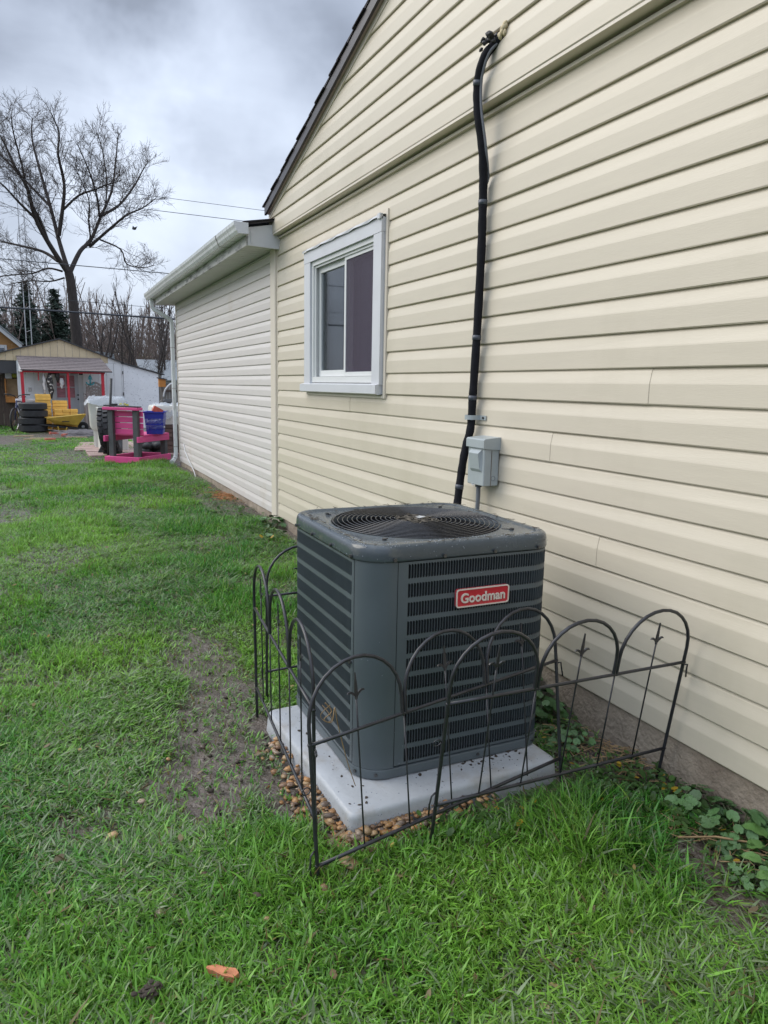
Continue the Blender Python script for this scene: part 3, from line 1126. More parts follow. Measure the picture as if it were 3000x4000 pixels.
MB().box(-.002, .040, -.008, .020, GZ + .0125, GZ + .0140, Matrix.Rotation(.5, 3, 'Z')).build('sticker', M_LABEL, ac, local=True)
db = MB()
for i in range(150):
    a = rg.uniform(0, 2 * PI)
    r_ = abs(rg.gauss(0.045, .03))
    if r_ > .1:
        continue
    db.ico((r_ * math.cos(a), r_ * math.sin(a), gz(r_) + rg.uniform(-.004, .003)), rg.uniform(.003, .008), (2.6, .5, .4), .3, rg, rg.uniform(0, PI))
for i in range(110):
    s_ = rg.uniform(0, PER)
    p, _ = per(s_, -rg.uniform(.008, .05))
    if math.hypot(p.x, p.y) < GR + .012:
        continue
    d_ = W / 2 - max(abs(p.x), abs(p.y))
    zz = LZ + (.044 if d_ > .04 else .052)
    db.ico((p.x, p.y, zz), rg.uniform(.0025, .006), (3.0, .35, .25), .2, rg, rg.uniform(0, PI))
stuff(db.build('seed_litter', M_DEBRIS, ac, local=True))
wd_ = MB()
for i in range(520):
    t = rg.random()
    r_ = rg.choice((.0010, .0012, .0015, .0020))
    if t < .62:
        s_ = rg.uniform(-W * .75, W * .5) if rg.random() < .8 else rg.uniform(0, PER)
        o_ = -rg.uniform(.0, .05)
        p, n_ = per(s_, o_)
        q = -o_
        zz = LZ + (.044 + .008 * min(1, q / .02)) - (.008 if q > .036 else 0)
        drop(wd_, (p.x, p.y, zz), Vector((n_.x, n_.y, 0)) * max(0, .8 - q * 20) + Vector((0, 0, 1)), r_)
    elif t < .72:
        s_ = rg.uniform(-W * .75, W * .5)
        p, n_ = per(s_, .008)
        drop(wd_, (p.x, p.y, LZ + rg.uniform(.004, .042)), n_, r_ * .9)
    else:
        s_ = cL - halfp - rg.uniform(0, .6) if rg.random() < .75 else rg.uniform(-.45, .3)
        p, n_ = per(s_, .0012)
        zz = AZG0 + .006 + (AZG1 - AZG0 - .012) / NROW * (rg.randrange(NROW) + rg.choice((.05, .1, .13, .9, .95)))
        drop(wd_, (p.x, p.y, zz), n_, r_ * .9)
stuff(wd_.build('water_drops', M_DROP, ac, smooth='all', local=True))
# red badge with raised lettering on the front guard
BX, BZ = 0.062, 0.654
BW, BH = 0.205, 0.062
bd_ = MB()
def rrect(w, h, r, y, n=5):
    out = []
    for k, (sx, sz) in enumerate(((1, 1), (-1, 1), (-1, -1), (1, -1))):
        for i in range(n + 1):
            a = PI / 2 * k + PI / 2 * i / n
            out.append((BX + sx * (w / 2 - r) + r * math.cos(a), y, BZ + sz * (h / 2 - r) + r * math.sin(a)))
    return out
YF = -W / 2
bd_.loft([rrect(BW, BH, .010, YF - .001), rrect(BW, BH, .010, YF - .010)])
bd_.loft([rrect(BW, BH, .010, YF - .010), rrect(BW - .004, BH - .004, .009, YF - .0115), rrect(BW - .01, BH - .01, .008, YF - .0105)], cap1=True)
badge = bd_.build('badge', M_RED, ac, smooth=True, local=True)
br = MB()
br.loft([rrect(BW + .001, BH + .001, .0105, YF - .0095), rrect(BW + .001, BH + .001, .0105, YF - .0125), rrect(BW - .008, BH - .008, .008, YF - .0125), rrect(BW - .008, BH - .008, .008, YF - .0095)])
br.build('badge_border', M_BADGEW, badge, local=True)
cu_ = bpy.data.curves.new('lettering', 'FONT')
cu_.body = 'Goodman'
cu_.size = 0.050
cu_.extrude = 0.0015
cu_.offset = 0.0011
cu_.align_x = 'CENTER'
cu_.align_y = 'CENTER'
cu_.resolution_u = 4
tmp = bpy.data.objects.new('lettering', cu_)
COL.objects.link(tmp)
dg = bpy.context.evaluated_depsgraph_get()
me_ = bpy.data.meshes.new_from_object(tmp.evaluated_get(dg))
bpy.data.objects.remove(tmp)
xs = [v.co.x for v in me_.vertices]
zs = [v.co.y for v in me_.vertices]
fx = 0.172 / (max(xs) - min(xs))
mx_, mz_ = (max(xs) + min(xs)) / 2, (max(zs) + min(zs)) / 2
for v in me_.vertices:
    v.co = Vector((BX + (v.co.x - mx_) * fx, YF - .0128 - v.co.z, BZ + (v.co.y - mz_) * 0.90))
me_.materials.clear()
me_.materials.append(M_BADGEW)
lo = bpy.data.objects.new('lettering', me_)
COL.objects.link(lo)
lo.parent = badge

# ================================================================ LINE SET, DISCONNECT BOX
M_FOAM = mat('black_foam', (0.011, 0.011, 0.015), 0.85, spec=0.25, var=0.3, vs=30, bump=0.35, bs=90, bd=0.004)
M_TAPE = mat('grey_tape', (0.075, 0.085, 0.105), 0.4, var=0.15)
M_GCABLE = mat('grey_conduit', (0.16, 0.17, 0.19), 0.4, var=0.1)
M_BOX = mat('grey_steel_box', (0.37, 0.41, 0.42), 0.38, var=0.07, vs=8, stain=(0.27, 0.27, 0.26), stain_s=8, stain_lo=0.6, stain_hi=0.8)
M_PUTTY = mat('cream_foam', (0.62, 0.52, 0.33), 0.8, var=0.2, vs=20, bump=0.4, bs=40)
M_DUCTSEAL = mat('dark_sealant', (0.03, 0.028, 0.03), 0.5, var=0.4, vs=20, bump=0.5, bs=50)

# line set path on the wall as (y, z, stand-off)
LSP = [(2.815, 2.822, .062), (2.868, 2.806, .075), (2.909, 2.762, .105), (2.945, 2.695, .11), (2.961, 2.642, .105), (2.964, 2.567, .098), (2.960, 2.501, .088), (2.960, 2.396, .066), (2.967, 2.289, .052), (2.972, 2.206, .046),
       (2.972, 2.087, .044), (2.970, 1.971, .044), (2.975, 1.654, .045), (2.988, 1.355, .045), (2.992, 1.289, .045), (2.994, 1.195, .045), (2.995, 1.128, .050), (3.002, 1.053, .066), (3.003, .967, .08), (3.004, .881, .09),
       (3.001, .761, .105), (2.98, .60, .14), (2.86, .40, .22), (2.68, .28, .30)]
def smooth_path(pts, k=4):
    out = []
    n = len(pts)
    for i in range(n - 1):
        p0, p1, p2, p3 = (Vector(pts[max(i - 1, 0)]), Vector(pts[i]), Vector(pts[i + 1]), Vector(pts[min(i + 2, n - 1)]))
        for j in range(k):
            t = j / k
            out.append(0.5 * ((2 * p1) + (-p0 + p2) * t + (2 * p0 - 5 * p1 + 4 * p2 - p3) * t * t + (-p0 + 3 * p1 - 3 * p2 + p3) * t ** 3))
    out.append(Vector(pts[-1]))
    return out
ls = thing('line_set', 'black foam-wrapped pipe running up the cream wall to a hole in the gable', 'pipe', (-0.05, 2.95, 0.3))
pth = smooth_path([(-o, y, z) for y, z, o in LSP])
rrd = [0.0198 + 0.0009 * math.sin(i * 1.9) for i in range(len(pth))]
MB().tube(pth, rrd, 12).build('insulation', M_FOAM, ls, smooth='all')
# thin cable bundled with it: right side above, left side below
cpt = []
for i, q in enumerate(pth[:68]):
    f = i / 67
    side = -1 if f < .42 else (-1 + 2 * min(1, (f - .42) / .12))
    cpt.append(q + Vector((0.004 * (1 - abs(side)) - .000, side * 0.0235, 0)) + Vector((0.022 * (1 - abs(side)) + .003, 0, 0)))
MB().tube(cpt[2:], 0.0062, 7).build('control_cable', M_GCABLE, ls, smooth='all')
for z in (2.665, 2.185, 1.60, 1.285, 0.86):
    i = min(range(len(pth)), key=lambda q: abs(pth[q].z - z) + (1 if q < 8 else 0))
    t = (pth[i + 1] - pth[i - 1]).normalized()
    MB().tube([pth[i] - t * .011, pth[i] + t * .011], [.0212, .0212], 12).build('tape_band', M_TAPE, ls, smooth='all')
# pipe strap screwed to the wall
ps = MB()
ii = min(range(len(pth)), key=lambda q: abs(pth[q].z - 1.187))
c0 = pth[ii]
ps.loft([[(c0.x + .027 * math.cos(a) * 1.15 - .003, c0.y + .032 * math.sin(a), c0.z + dz) for a in [PI * .5 + PI * k / 10 for k in range(11)]] for dz in (-.011, .011)], close=False)
ps.box(-.0195, -.016, c0.y - .085, c0.y - .026, c0.z - .011, c0.z + .011)
ps.box(c0.x - .006, -.016, c0.y - .0285, c0.y - .0265, c0.z - .011, c0.z + .011)
strp = ps.build('pipe_strap', M_BOX, ls)
MB().cyl((-.0195, c0.y - .065, c0.z), (-.025, c0.y - .065, c0.z), .006, 8).build('screw', M_SCREW, strp)
# wall hole: torn siding, dark sealant blob and cream foam
hl = MB()
rg = random.Random(9)
for i in range(22):
    a = rg.uniform(0, 2 * PI)
    hl.ico((-.078 - rg.uniform(0, .045), 2.905 + .05 * rg.uniform(-.9, .75), 2.812 + .020 * math.sin(a)), rg.uniform(.009, .015), (1, 1, .9), .3, rg)
hl.build('sealant', M_DUCTSEAL, ls, smooth='all')
pf = MB()
for i in range(8):
    pf.ico((-.073 - rg.uniform(0, .010), 2.818 + rg.uniform(-.016, .018), 2.842 + rg.uniform(-.028, .022)), rg.uniform(.012, .018), (.6, 1, 1), .25, rg)
pf.build('foam_filler', M_PUTTY, ls, smooth='all')

dbx = thing('disconnect_box', 'grey metal electrical disconnect box fixed to the cream siding above the air conditioner', 'electrical box', (-0.05, 2.86, 0.88))
MB().bbox(-0.098, -0.016, 2.787, 2.927, 0.884, 1.092, 0.003).build('box_body', M_BOX, dbx, smooth=True)
hd = MB()
hd.prism([(-0.108, 2.780, 1.062), (-0.108, 2.780, 1.098), (-0.100, 2.780, 1.104), (-0.014, 2.780, 1.112), (-0.014, 2.780, 1.052), (-0.106, 2.780, 1.060)], (0, 0.153, 0))
hd.build('rain_hood', M_BOX, dbx)
ds = MB()
dw = [(2.803, 0.948), (2.897, 0.948), (2.900, 1.055), (2.806, 1.055)]
ds.loft([[(-.0985, y, z) for y, z in dw], [(-.1075, 2.811, .962), (-.1075, 2.890, .962), (-.118, 2.893, 1.035), (-.118, 2.813, 1.035)]], cap1=True)
ds.build('raised_door_panel', M_BOX, dbx)
MB().box(-.060, -.0575, 2.7845, 2.7868, .885, 1.05).build('side_seam', M_GAPDARK, dbx)
kn = MB()
kn.tube([(-.045 + .011 * math.cos(2 * PI * k / 16), 2.7865, .92 + .011 * math.sin(2 * PI * k / 16)) for k in range(17)], .0012, 4)
kn.build('knockout', M_GCABLE, dbx)
MB().tube([(-.093, 2.865, .888), (-.101, 2.865, .880), (-.104, 2.875, .884), (-.099, 2.88, .888)], .0025, 5).build('hasp', M_LABEL, dbx)
MB().cyl((-.05, 2.93, .92), (-.05, 2.955, .92), .016, 10).build('cable_gland', M_DUCTSEAL, dbx, smooth=True)
cd = MB()
cd.cyl((-.06, 2.885, .885), (-.06, 2.885, .868), .016, 12)
cd.build('conduit_fitting', M_TAPE, dbx, smooth=True)
whip = smooth_path([(-.06, 2.885, .872), (-.06, 2.885, .80), (-.062, 2.892, .72), (-.09, 2.90, .62), (-.15, 2.87, .52), (-.23, 2.80, .46), (-.30, 2.72, .44)], 4)
MB().tube(whip, .0105, 10).build('conduit', M_GCABLE, dbx, smooth='all')
# ================================================================ WIRE GARDEN FENCE SECTIONS
M_IRON = mat('black_painted_wire', (0.022, 0.022, 0.027), 0.34, var=0.35, vs=30, bump=0.15, bs=120, bd=0.002, spec=0.55, stain=(0.05, 0.05, 0.06), stain_s=14, stain_lo=.55, stain_hi=.8)
FL = 0.93
RM, RT = 0.0057, 0.0026
def fence_section(A, B, sa, sb, lean, label, twist=0.0, hooks=1):
    """A, B: feet on the ground; sa/sb: how deep each end is pushed in; lean in degrees out of its plane"""
    A = Vector((A[0], A[1], float(gh(A[0], A[1]))))
    B = Vector((B[0], B[1], float(gh(B[0], B[1]))))
    u = (B - A)
    u.z = 0
    u.normalize()
    pv = Vector((-u.y, u.x, 0))
    t = thing('garden_fence_section', label, 'garden fence', A, 0, 'wire fence sections round the air conditioner')
    def P(a, w, o=0.0):
        f = a / FL
        w2 = w - (sa + (sb - sa) * f)
        le = R(lean + twist * (f - .5))
        return Vector((0, 0, 0)) + u * a + pv * (math.sin(le) * w2 + o * math.cos(le)) + Vector((0, 0, 1)) * (math.cos(le) * w2 - math.sin(le) * o + (B.z - A.z) * f)
    def part(name, paths, r, n=8):
        mb = MB()
        for p in paths:
            mb.tube(p, r, n)
        return mb.build(name, M_IRON, t, smooth='all', local=True)
    aw = FL / 3
    ZR, ZC = 0.450, 0.505
    for k in range(3):
        a0, a1 = aw * k, aw * (k + 1)
        lo0 = -0.10 if k == 0 else ZR - .004
        lo1 = -0.10 if k == 2 else ZR - .004
        e = RM * 1.0
        path = [P(a0 + e, lo0 + (ZR - lo0) * q / 3) for q in range(3)] + [P(a0 + e, ZR)]
        path += [P(a0 + aw / 2 - (aw / 2 - e) * math.cos(PI * q / 14), ZC + (aw / 2 - e) * math.sin(PI * q / 14)) for q in range(15)]
        path += [P(a1 - e, ZR)] + [P(a1 - e, ZR + (lo1 - ZR) * q / 3) for q in (1, 2, 3)]
        part('arch', [path], RM)
    part('rail', [[P(q * FL / 6, ZR, .0) for q in range(7)]], RM * .95)
    part('rail', [[P(q * FL / 6, 0.115, .0) for q in range(7)]], RM * .95)
    for k in range(3):
        c = aw * (k + .5)
        rod = part('rod', [[P(c, .105), P(c, .3), P(c, ZR), P(c, .545)]], RT, 6)
        # spear head with two curled leaves
        mb = MB()
        th = .0022
        def fl(pts):
            a_ = [P(c + x, .535 + z, th) for x, z in pts]
            b_ = [P(c + x, .535 + z, -th) for x, z in pts]
            n_ = len(pts)
            mb.add(a_ + b_, [tuple(range(n_)), tuple(range(2 * n_ - 1, n_ - 1, -1))] + [(i, n_ + i, n_ + (i + 1) % n_, (i + 1) % n_) for i in range(n_)])
        fl([(-.003, 0), (.003, 0), (.0050, .022), (.0042, .038), (0.001, .076), (-.001, .076), (-.0042, .038), (-.0050, .022)])
        for sg in (-1, 1):
            fl([(sg * .002, .004), (sg * .009, .013), (sg * .019, .020), (sg * .028, .020), (sg * .025, .025), (sg * .016, .026), (sg * .008, .021), (sg * .002, .012)])
        mb.build('finial', M_IRON, t, local=True)
    for k in (1, 2):
        part('rod', [[P(aw * k, .105), P(aw * k, ZR)]], RT, 6)
    # hooks / rings that join sections
    if hooks:
        part('hook', [[P(FL + .004, ZR - .01), P(FL + .016, ZR - .012), P(FL + .018, ZR - .035), P(FL + .022, ZR - .06)]], .0028, 6)
        part('ring', [[P(-.002 - .012 * (1 - math.cos(2 * PI * q / 10)), .33 + .010 * math.sin(2 * PI * q / 10)) for q in range(11)]], .002, 5)
    part('hook', [[P(.0, .16), P(-.012, .15), P(-.016, .12), P(-.014, .085)]], .0028, 6)
    return t
fence_section((-1.337, 1.643), (-0.392, 1.749), 0.072, 0.004, 8, 'black wire fence section leaning back against the front of the air conditioner pad')
fence_section((-0.976, 1.664), (-0.060, 1.676), -0.022, 0.0, -8, 'black wire fence section leaning forward, its far end beside the concrete foundation')
fence_section((-1.295, 1.764), (-1.207, 2.735), 0.005, -0.008, 0.8, 'black wire fence section along the lawn side of the air conditioner pad')
fence_section((-1.136, 2.823), (-0.21, 2.885), -0.012, 0.0, -1.0, 'black wire fence section mostly hidden behind the air conditioner', hooks=0)
# ================================================================ GROUND, GRASS, GRAVEL, WEEDS
def pad_local(x, y):
    c, s = math.cos(-PADA), math.sin(-PADA)
    dx, dy = x - PADC[0], y - PADC[1]
    return c * dx - s * dy, s * dx + c * dy
def pad_dist(x, y):
    lx, ly = pad_local(x, y)
    qx, qy = np.abs(lx) - 0.40, np.abs(ly) - 0.40
    return np.hypot(np.maximum(qx, 0), np.maximum(qy, 0)) + np.minimum(np.maximum(qx, qy), 0)
MUD = [(-1.52, 2.28, .20, .26, 1.0), (-1.38, 2.74, .20, .30, .95), (-1.30, 3.40, .17, .42, .85), (-1.28, 3.0, .20, .25, .9), (-1.42, 2.48, .17, .2, .9), (-1.28, 2.12, .10, .25, .9), (-1.87, 2.17, .16, .12, .7), (-1.68, 2.62, .2, .16, .55),
       (-0.36, 1.10, .18, .12, .95), (-0.26, 1.30, .16, .13, .95), (-0.52, 1.30, .07, .06, .7), (-0.14, 1.24, .13, .16, .95), (-0.45, 1.50, .08, .05, .6), (-0.13, 1.9, .2, .32, .95), (-0.20, 2.6, .22, .6, .8), (-0.62, 1.72, .3, .06, .5), (-0.17, 1.05, .13, .12, .9),
       (-1.00, 10.6, .3, .3, .4), (-1.5, 13.0, .45, 1.3, .6), (-2.6, 9.2, .4, .7, .55), (-2.3, 7.4, .35, .5, .55), (-1.9, 5.6, .3, .45, .5), (-0.27, 7.6, .22, 1.2, .65), (-3.0, 17.5, .9, 1.8, .9), (-1.6, 18.6, 1.2, .9, .85), (-0.3, 12.4, .5, .5, .4), (-2.2, 3.6, .18, .25, .45), (-2.45, 4.9, .25, .4, .5)]
def bare(x, y):
    b = np.zeros_like(np.asarray(x, float))
    wob = (fbm(x, y, 6.0, 21, 3) - .5) * 0.9
    for cx, cy, rx, ry, g in MUD:
        d = np.hypot((x - cx) / rx, (y - cy) / ry) + wob
        b = np.maximum(b, g * (1 - sst(0.65, 1.25, d)))
    # patchy thin spots further out
    n = fbm(x, y, 1.6, 31, 3)
    b = np.maximum(b, 0.50 * sst(0.63, 0.80, n) * sst(1.5, 4, np.abs(y)))
    n2 = fbm(x, y, 9, 41, 2)
    b = np.maximum(b, 0.55 * sst(0.66, 0.86, n2))
    # strip along the foundation
    ws = 0.13 + 0.08 * (fbm(x, y, 3.0, 51, 2) - .5)
    b = np.maximum(b, 0.9 * (1 - sst(ws * .6, ws * 1.5, -x)))
    pdst = pad_dist(np.asarray(x, float), np.asarray(y, float))
    b = np.maximum(b, (1 - sst(0.03, 0.13, pdst)) * np.where(x < -0.9, 1.0, 0.85))
    return np.clip(b, 0, 1)

def grid_axis(parts):
    out = []
    for a, b, n in parts:
        out += list(np.linspace(a, b, n, endpoint=False))
    out.append(parts[-1][1])
    return np.array(out)
gx = grid_axis([(-900, -60, 10), (-60, -8, 14), (-8, -3, 24), (-3, 0.06, 128), (0.06, 8, 16), (8, 60, 12), (60, 900, 10)])
gy = grid_axis([(-400, -20, 8), (-20, 0.4, 20), (0.4, 4.4, 150), (4.4, 12, 90), (12, 26, 60), (26, 80, 20), (80, 1200, 14)])
XX, YY = np.meshgrid(gx, gy, indexing='ij')
ZZ = gh(XX, YY)
bb = bare(XX, YY)
near = np.hypot(XX + 1.2, YY - 2.2) < 12
ZZ = ZZ - 0.010 * bb * near + (fbm(XX, YY, 22, 61, 2) - .5) * 0.016 * bb * near
pd_ = pad_dist(XX, YY)
ZZ = np.where((pd_ < 0.02), np.minimum(ZZ, 0.0) - 0.01, ZZ)
nx_, ny_ = len(gx), len(gy)
idx = np.arange(nx_ * ny_).reshape(nx_, ny_)
faces = np.stack([idx[:-1, :-1], idx[1:, :-1], idx[1:, 1:], idx[:-1, 1:]], -1).reshape(-1, 4)
cols = np.zeros((nx_ * ny_, 4), np.float32)
cols[:, 0] = bb.ravel()
cols[:, 1] = (sst(22, 30, np.hypot(XX, YY))).ravel()
cols[:, 3] = 1
def ground_mat():
    m = bpy.data.materials.new('lawn_soil')
    m.use_nodes = True
    nt = m.node_tree
    b = nt.nodes['Principled BSDF']
    at = nt.nodes.new('ShaderNodeAttribute')
    at.attribute_name = 'tint'
    sp = nt.nodes.new('ShaderNodeSeparateColor')
    nt.links.new(at.outputs['Color'], sp.inputs[0])
    tc = nt.nodes.new('ShaderNodeTexCoord')
    def noise(s, d=4):
        n = nt.nodes.new('ShaderNodeTexNoise')
        n.inputs['Scale'].default_value = s
        n.inputs['Detail'].default_value = d
        nt.links.new(tc.outputs['Object'], n.inputs['Vector'])
        return n
    def ramp(src, c0, c1, p0=.3, p1=.7):
        r = nt.nodes.new('ShaderNodeValToRGB')
        r.color_ramp.elements[0].position = p0
        r.color_ramp.elements[1].position = p1
        r.color_ramp.elements[0].color = (*c0, 1)
        r.color_ramp.elements[1].color = (*c1, 1)
        nt.links.new(src, r.inputs[0])
        return r
    n1 = noise(14, 6)
    n2 = noise(55, 4)
    mud = ramp(n1.outputs[0], (0.070, 0.053, 0.044), (0.165, 0.132, 0.114))
    th = ramp(n1.outputs[0], (0.030, 0.040, 0.014), (0.070, 0.082, 0.030))
    mx = nt.nodes.new('ShaderNodeMix')
    mx.data_type = 'RGBA'
    nt.links.new(sp.outputs[0], mx.inputs['Factor'])
    nt.links.new(th.outputs[0], mx.inputs['A'])
    nt.links.new(mud.outputs[0], mx.inputs['B'])
    n5 = noise(0.8, 5)
    fg = ramp(n5.outputs[0], (0.045, 0.075, 0.020), (0.085, 0.085, 0.040), .35, .65)
    mx2 = nt.nodes.new('ShaderNodeMix')
    mx2.data_type = 'RGBA'
    nt.links.new(sp.outputs[1], mx2.inputs['Factor'])
    nt.links.new(mx.outputs['Result'], mx2.inputs['A'])
    nt.links.new(fg.outputs[0], mx2.inputs['B'])
    nt.links.new(mx2.outputs['Result'], b.inputs['Base Color'])
    rr_ = nt.nodes.new('ShaderNodeMapRange')
    rr_.inputs['From Min'].default_value = .35
    rr_.inputs['From Max'].default_value = .65
    rr_.inputs['To Min'].default_value = .18
    rr_.inputs['To Max'].default_value = .55
    nt.links.new(n2.outputs[0], rr_.inputs['Value'])
    nt.links.new(rr_.outputs[0], b.inputs['Roughness'])
    bp = nt.nodes.new('ShaderNodeBump')
    bp.inputs['Strength'].default_value = .9
    bp.inputs['Distance'].default_value = .02
    nt.links.new(n2.outputs[0], bp.inputs['Height'])
    nt.links.new(bp.outputs[0], b.inputs['Normal'])
    return m
structure(np_mesh('ground', np.stack([XX, YY, ZZ], -1).reshape(-1, 3), faces, ground_mat(), smooth=True, cols=cols))

# ---------------------------------------------------------------- grass
def grass_mat():
    m = bpy.data.materials.new('wet_grass')
    m.use_nodes = True
    nt = m.node_tree
    b = nt.nodes['Principled BSDF']
    at = nt.nodes.new('ShaderNodeAttribute')
    at.attribute_name = 'tint'
    nt.links.new(at.outputs['Color'], b.inputs['Base Color'])
    b.inputs['Roughness'].default_value = 0.30
    b.inputs['Specular IOR Level'].default_value = 0.5
    tl = nt.nodes.new('ShaderNodeBsdfTranslucent')
    nt.links.new(at.outputs['Color'], tl.inputs[0])
    mx = nt.nodes.new('ShaderNodeMixShader')
    mx.inputs[0].default_value = 0.45
    nt.links.new(b.outputs[0], mx.inputs[1])
    nt.links.new(tl.outputs[0], mx.inputs[2])
    nt.links.new(mx.outputs[0], nt.nodes['Material Output'].inputs[0])
    return m
M_GRASS = grass_mat()
G = np.random.default_rng(77)
def in_yard(x, y):
    ok = (x < -0.012)
    ok &= pad_dist(x, y) > 0.015
    # patio stones, shed and the things standing further back
    ok &= ~((y > 11.3) & (x > 0.9 - 0.0 * y) & (y < 12))
    return ok
def tuft_height(x, y):
    t = fbm(x, y, 2.2, 71, 3)
    hgt = 0.72 + 0.55 * sst(.42, .75, t)
    for cx, cy, r, g in ((-.49, 1.50, .15, .9), (-.36, 1.14, .12, .8), (-.75, 9.6, .9, .9), (-.7, 6.8, .6, .35), (-.15, 11.2, .5, .9), (-.2, 8.2, .25, .7), (-.9, 4.6, .5, .35)):
        hgt = hgt + g * np.exp(-((x - cx) ** 2 + (y - cy) ** 2) / r ** 2)
    return hgt
def blades(n, xr, yr, lmin, lmax, wmin, wmax, seg, flat=0.0, tuft=7, mud=False):
    nt_ = n // tuft
    cx = G.uniform(xr[0], xr[1], nt_)
    cy = G.uniform(yr[0], yr[1], nt_)
    bx = bare(cx, cy)
    keep = in_yard(cx, cy) & (G.random(nt_) > np.minimum(.985, bx * 1.12))
    if mud:          # trodden single blades pressed into the mud
        keep = in_yard(cx, cy) & (bx > .35) & (pad_dist(cx, cy) > .05)
    # only what the camera (or a camera a step aside) can see
    rel = np.stack([cx + 1.9445, cy], -1)
    fwd = rel @ np.array([0.4326, 0.9016])
    sd = rel @ np.array([0.9016, -0.4326])
    keep &= (fwd > 0.2) & (np.abs(sd) < fwd * 0.66 + 1.5)
    cx, cy, bx = cx[keep], cy[keep], bx[keep]
    k = len(cx)
    th = tuft_height(cx, cy)
    x = np.repeat(cx, tuft) + G.normal(0, .016 if seg > 2 else .03, k * tuft)
    y = np.repeat(cy, tuft) + G.normal(0, .016 if seg > 2 else .03, k * tuft)
    bx = np.repeat(bx, tuft)
    th = np.repeat(th, tuft)
    N = k * tuft
    # blades fan out of the tuft, combed by a slow drift field
    field = (fbm(x, y, 1.1, 81, 2) * 4 * PI)
    rad = np.repeat(G.uniform(0, 2 * PI, k), tuft) + G.normal(0, 1.5, N)
    mixf = 0.22
    ax = (1 - mixf) * np.cos(rad) + mixf * np.cos(field)
    ay = (1 - mixf) * np.sin(rad) + mixf * np.sin(field)
    az = np.arctan2(ay, ax)
    L = G.uniform(lmin, lmax, N) * th * (1 - .35 * bx)
    Wd = G.uniform(wmin, wmax, N)
    fl = np.clip(sst(.15, .6, bx) + .75 * sst(.45, .62, fbm(x, y, 1.9, 91, 2)) + flat, 0, 1)
    t0 = G.uniform(.05, 1.15, N) * (1 - fl) + G.uniform(.9, 1.5, N) * fl
    cv = G.uniform(.35, 1.5, N) * (1 - fl * .8)
    z0 = gh(x, y) - .004 - .008 * bx
    # tufts dodge the wall and pad
    okb = in_yard(x, y)
    V = np.zeros((N, seg * 2 + 1, 3), np.float32)
    px, py, pz = x.copy(), y.copy(), z0.copy()
    ang = t0.copy()
    wx, wy = -np.sin(az), np.cos(az)
    tw = G.uniform(-.5, .5, N)
    for s in range(seg + 1):
        f = s / seg
        wd = Wd * (0.75 + .5 * f if f < .5 else 1.0 * (1 - f) * 2) * .5
        if s < seg:
            V[:, 2 * s, 0], V[:, 2 * s, 1], V[:, 2 * s, 2] = px - wx * wd, py - wy * wd, pz - wd * tw
            V[:, 2 * s + 1, 0], V[:, 2 * s + 1, 1], V[:, 2 * s + 1, 2] = px + wx * wd, py + wy * wd, pz + wd * tw
            st_ = L / seg
            px = px + np.cos(az) * np.sin(ang) * st_
            py = py + np.sin(az) * np.sin(ang) * st_
            pz = np.maximum(pz + np.cos(ang) * st_, z0 + .006 + G.uniform(0, .014, N))
            ang = ang + cv / seg
        else:
            V[:, 2 * s, 0], V[:, 2 * s, 1], V[:, 2 * s, 2] = px, py, pz
    px_ok = (V[:, :, 0].max(1) < -.006) & (pad_dist(px, py) > 0) & okb
    V = V[px_ok]
    N = len(V)
    # colours: fresh greens, some yellow-green, a little straw
    c = G.random(N)
    base = np.empty((N, 3))
    zone = fbm(x[px_ok], y[px_ok], 1.4, 101, 3)
    k1 = np.clip((zone - .3) / .4, 0, 1)[:, None]
    base[:] = (1 - k1) * np.array([.072, .245, .032]) + k1 * np.array([.205, .410, .056])
    base *= (0.50 + 1.05 * G.random((N, 1)))
    lime = c < .12
    base[lime] = np.array([.24, .42, .07]) * (0.7 + .5 * G.random((lime.sum(), 1)))
    pale = (c > .12) & (c < .12 + .38 * np.clip(fl[px_ok], 0, 1) + .03)
    base[pale] = np.array([.24, .31, .17]) * (0.7 + .6 * G.random((pale.sum(), 1)))
    straw = c > .965 - .05 * bx[px_ok]
    base[straw] = np.array([.21, .165, .070]) * (0.5 + .7 * G.random((straw.sum(), 1)))
    nv = seg * 2 + 1
    C = np.ones((N, nv, 4), np.float32)
    C[:, :, :3] = base[:, None, :]
    off = (np.arange(N) * nv)[:, None]
    tris = []
    for s in range(seg - 1):
        a = 2 * s
        tris += [(a, a + 1, a + 3), (a, a + 3, a + 2)]
    a = 2 * (seg - 1)
    tris.append((a, a + 1, a + 2))
    F = (off[:, :, None] + np.array(tris)[None]).reshape(-1, 3)
    return V.reshape(-1, 3), F, C.reshape(-1, 4)
sets = [blades(24000, (-2.7, -0.05), (0.8, 4.2), .03, .075, .004, .0075, 3, 1.0, 3, True),
        blades(320000, (-3.8, 0.0), (0.35, 3.3), .028, .075, .0030, .0062, 3),
        blades(36000, (-3.8, 0.0), (0.35, 3.3), .05, .105, .005, .0080, 4, .25, 3),
        blades(185000, (-4.5, 0.0), (3.3, 7.0), .03, .080, .0036, .0068, 3),
        blades(120000, (-5.0, 0.0), (7.0, 12.0), .035, .085, .0045, .0080, 2),
        blades(60000, (-5.0, 1.5), (12.0, 19.0), .03, .065, .008, .013, 2),
        blades(26000, (-7.0, -2.2), (17.0, 24.0), .03, .07, .012, .02, 2)]
o = 0
VV, FF, CC = [], [], []
for v, f, c in sets:
    VV.append(v)
    FF.append(f + o)
    CC.append(c)
    o += len(v)
stuff(np_mesh('grass', np.concatenate(VV), np.concatenate(FF), M_GRASS, cols=np.concatenate(CC)), 'wet green lawn grass, matted flat near the mud')

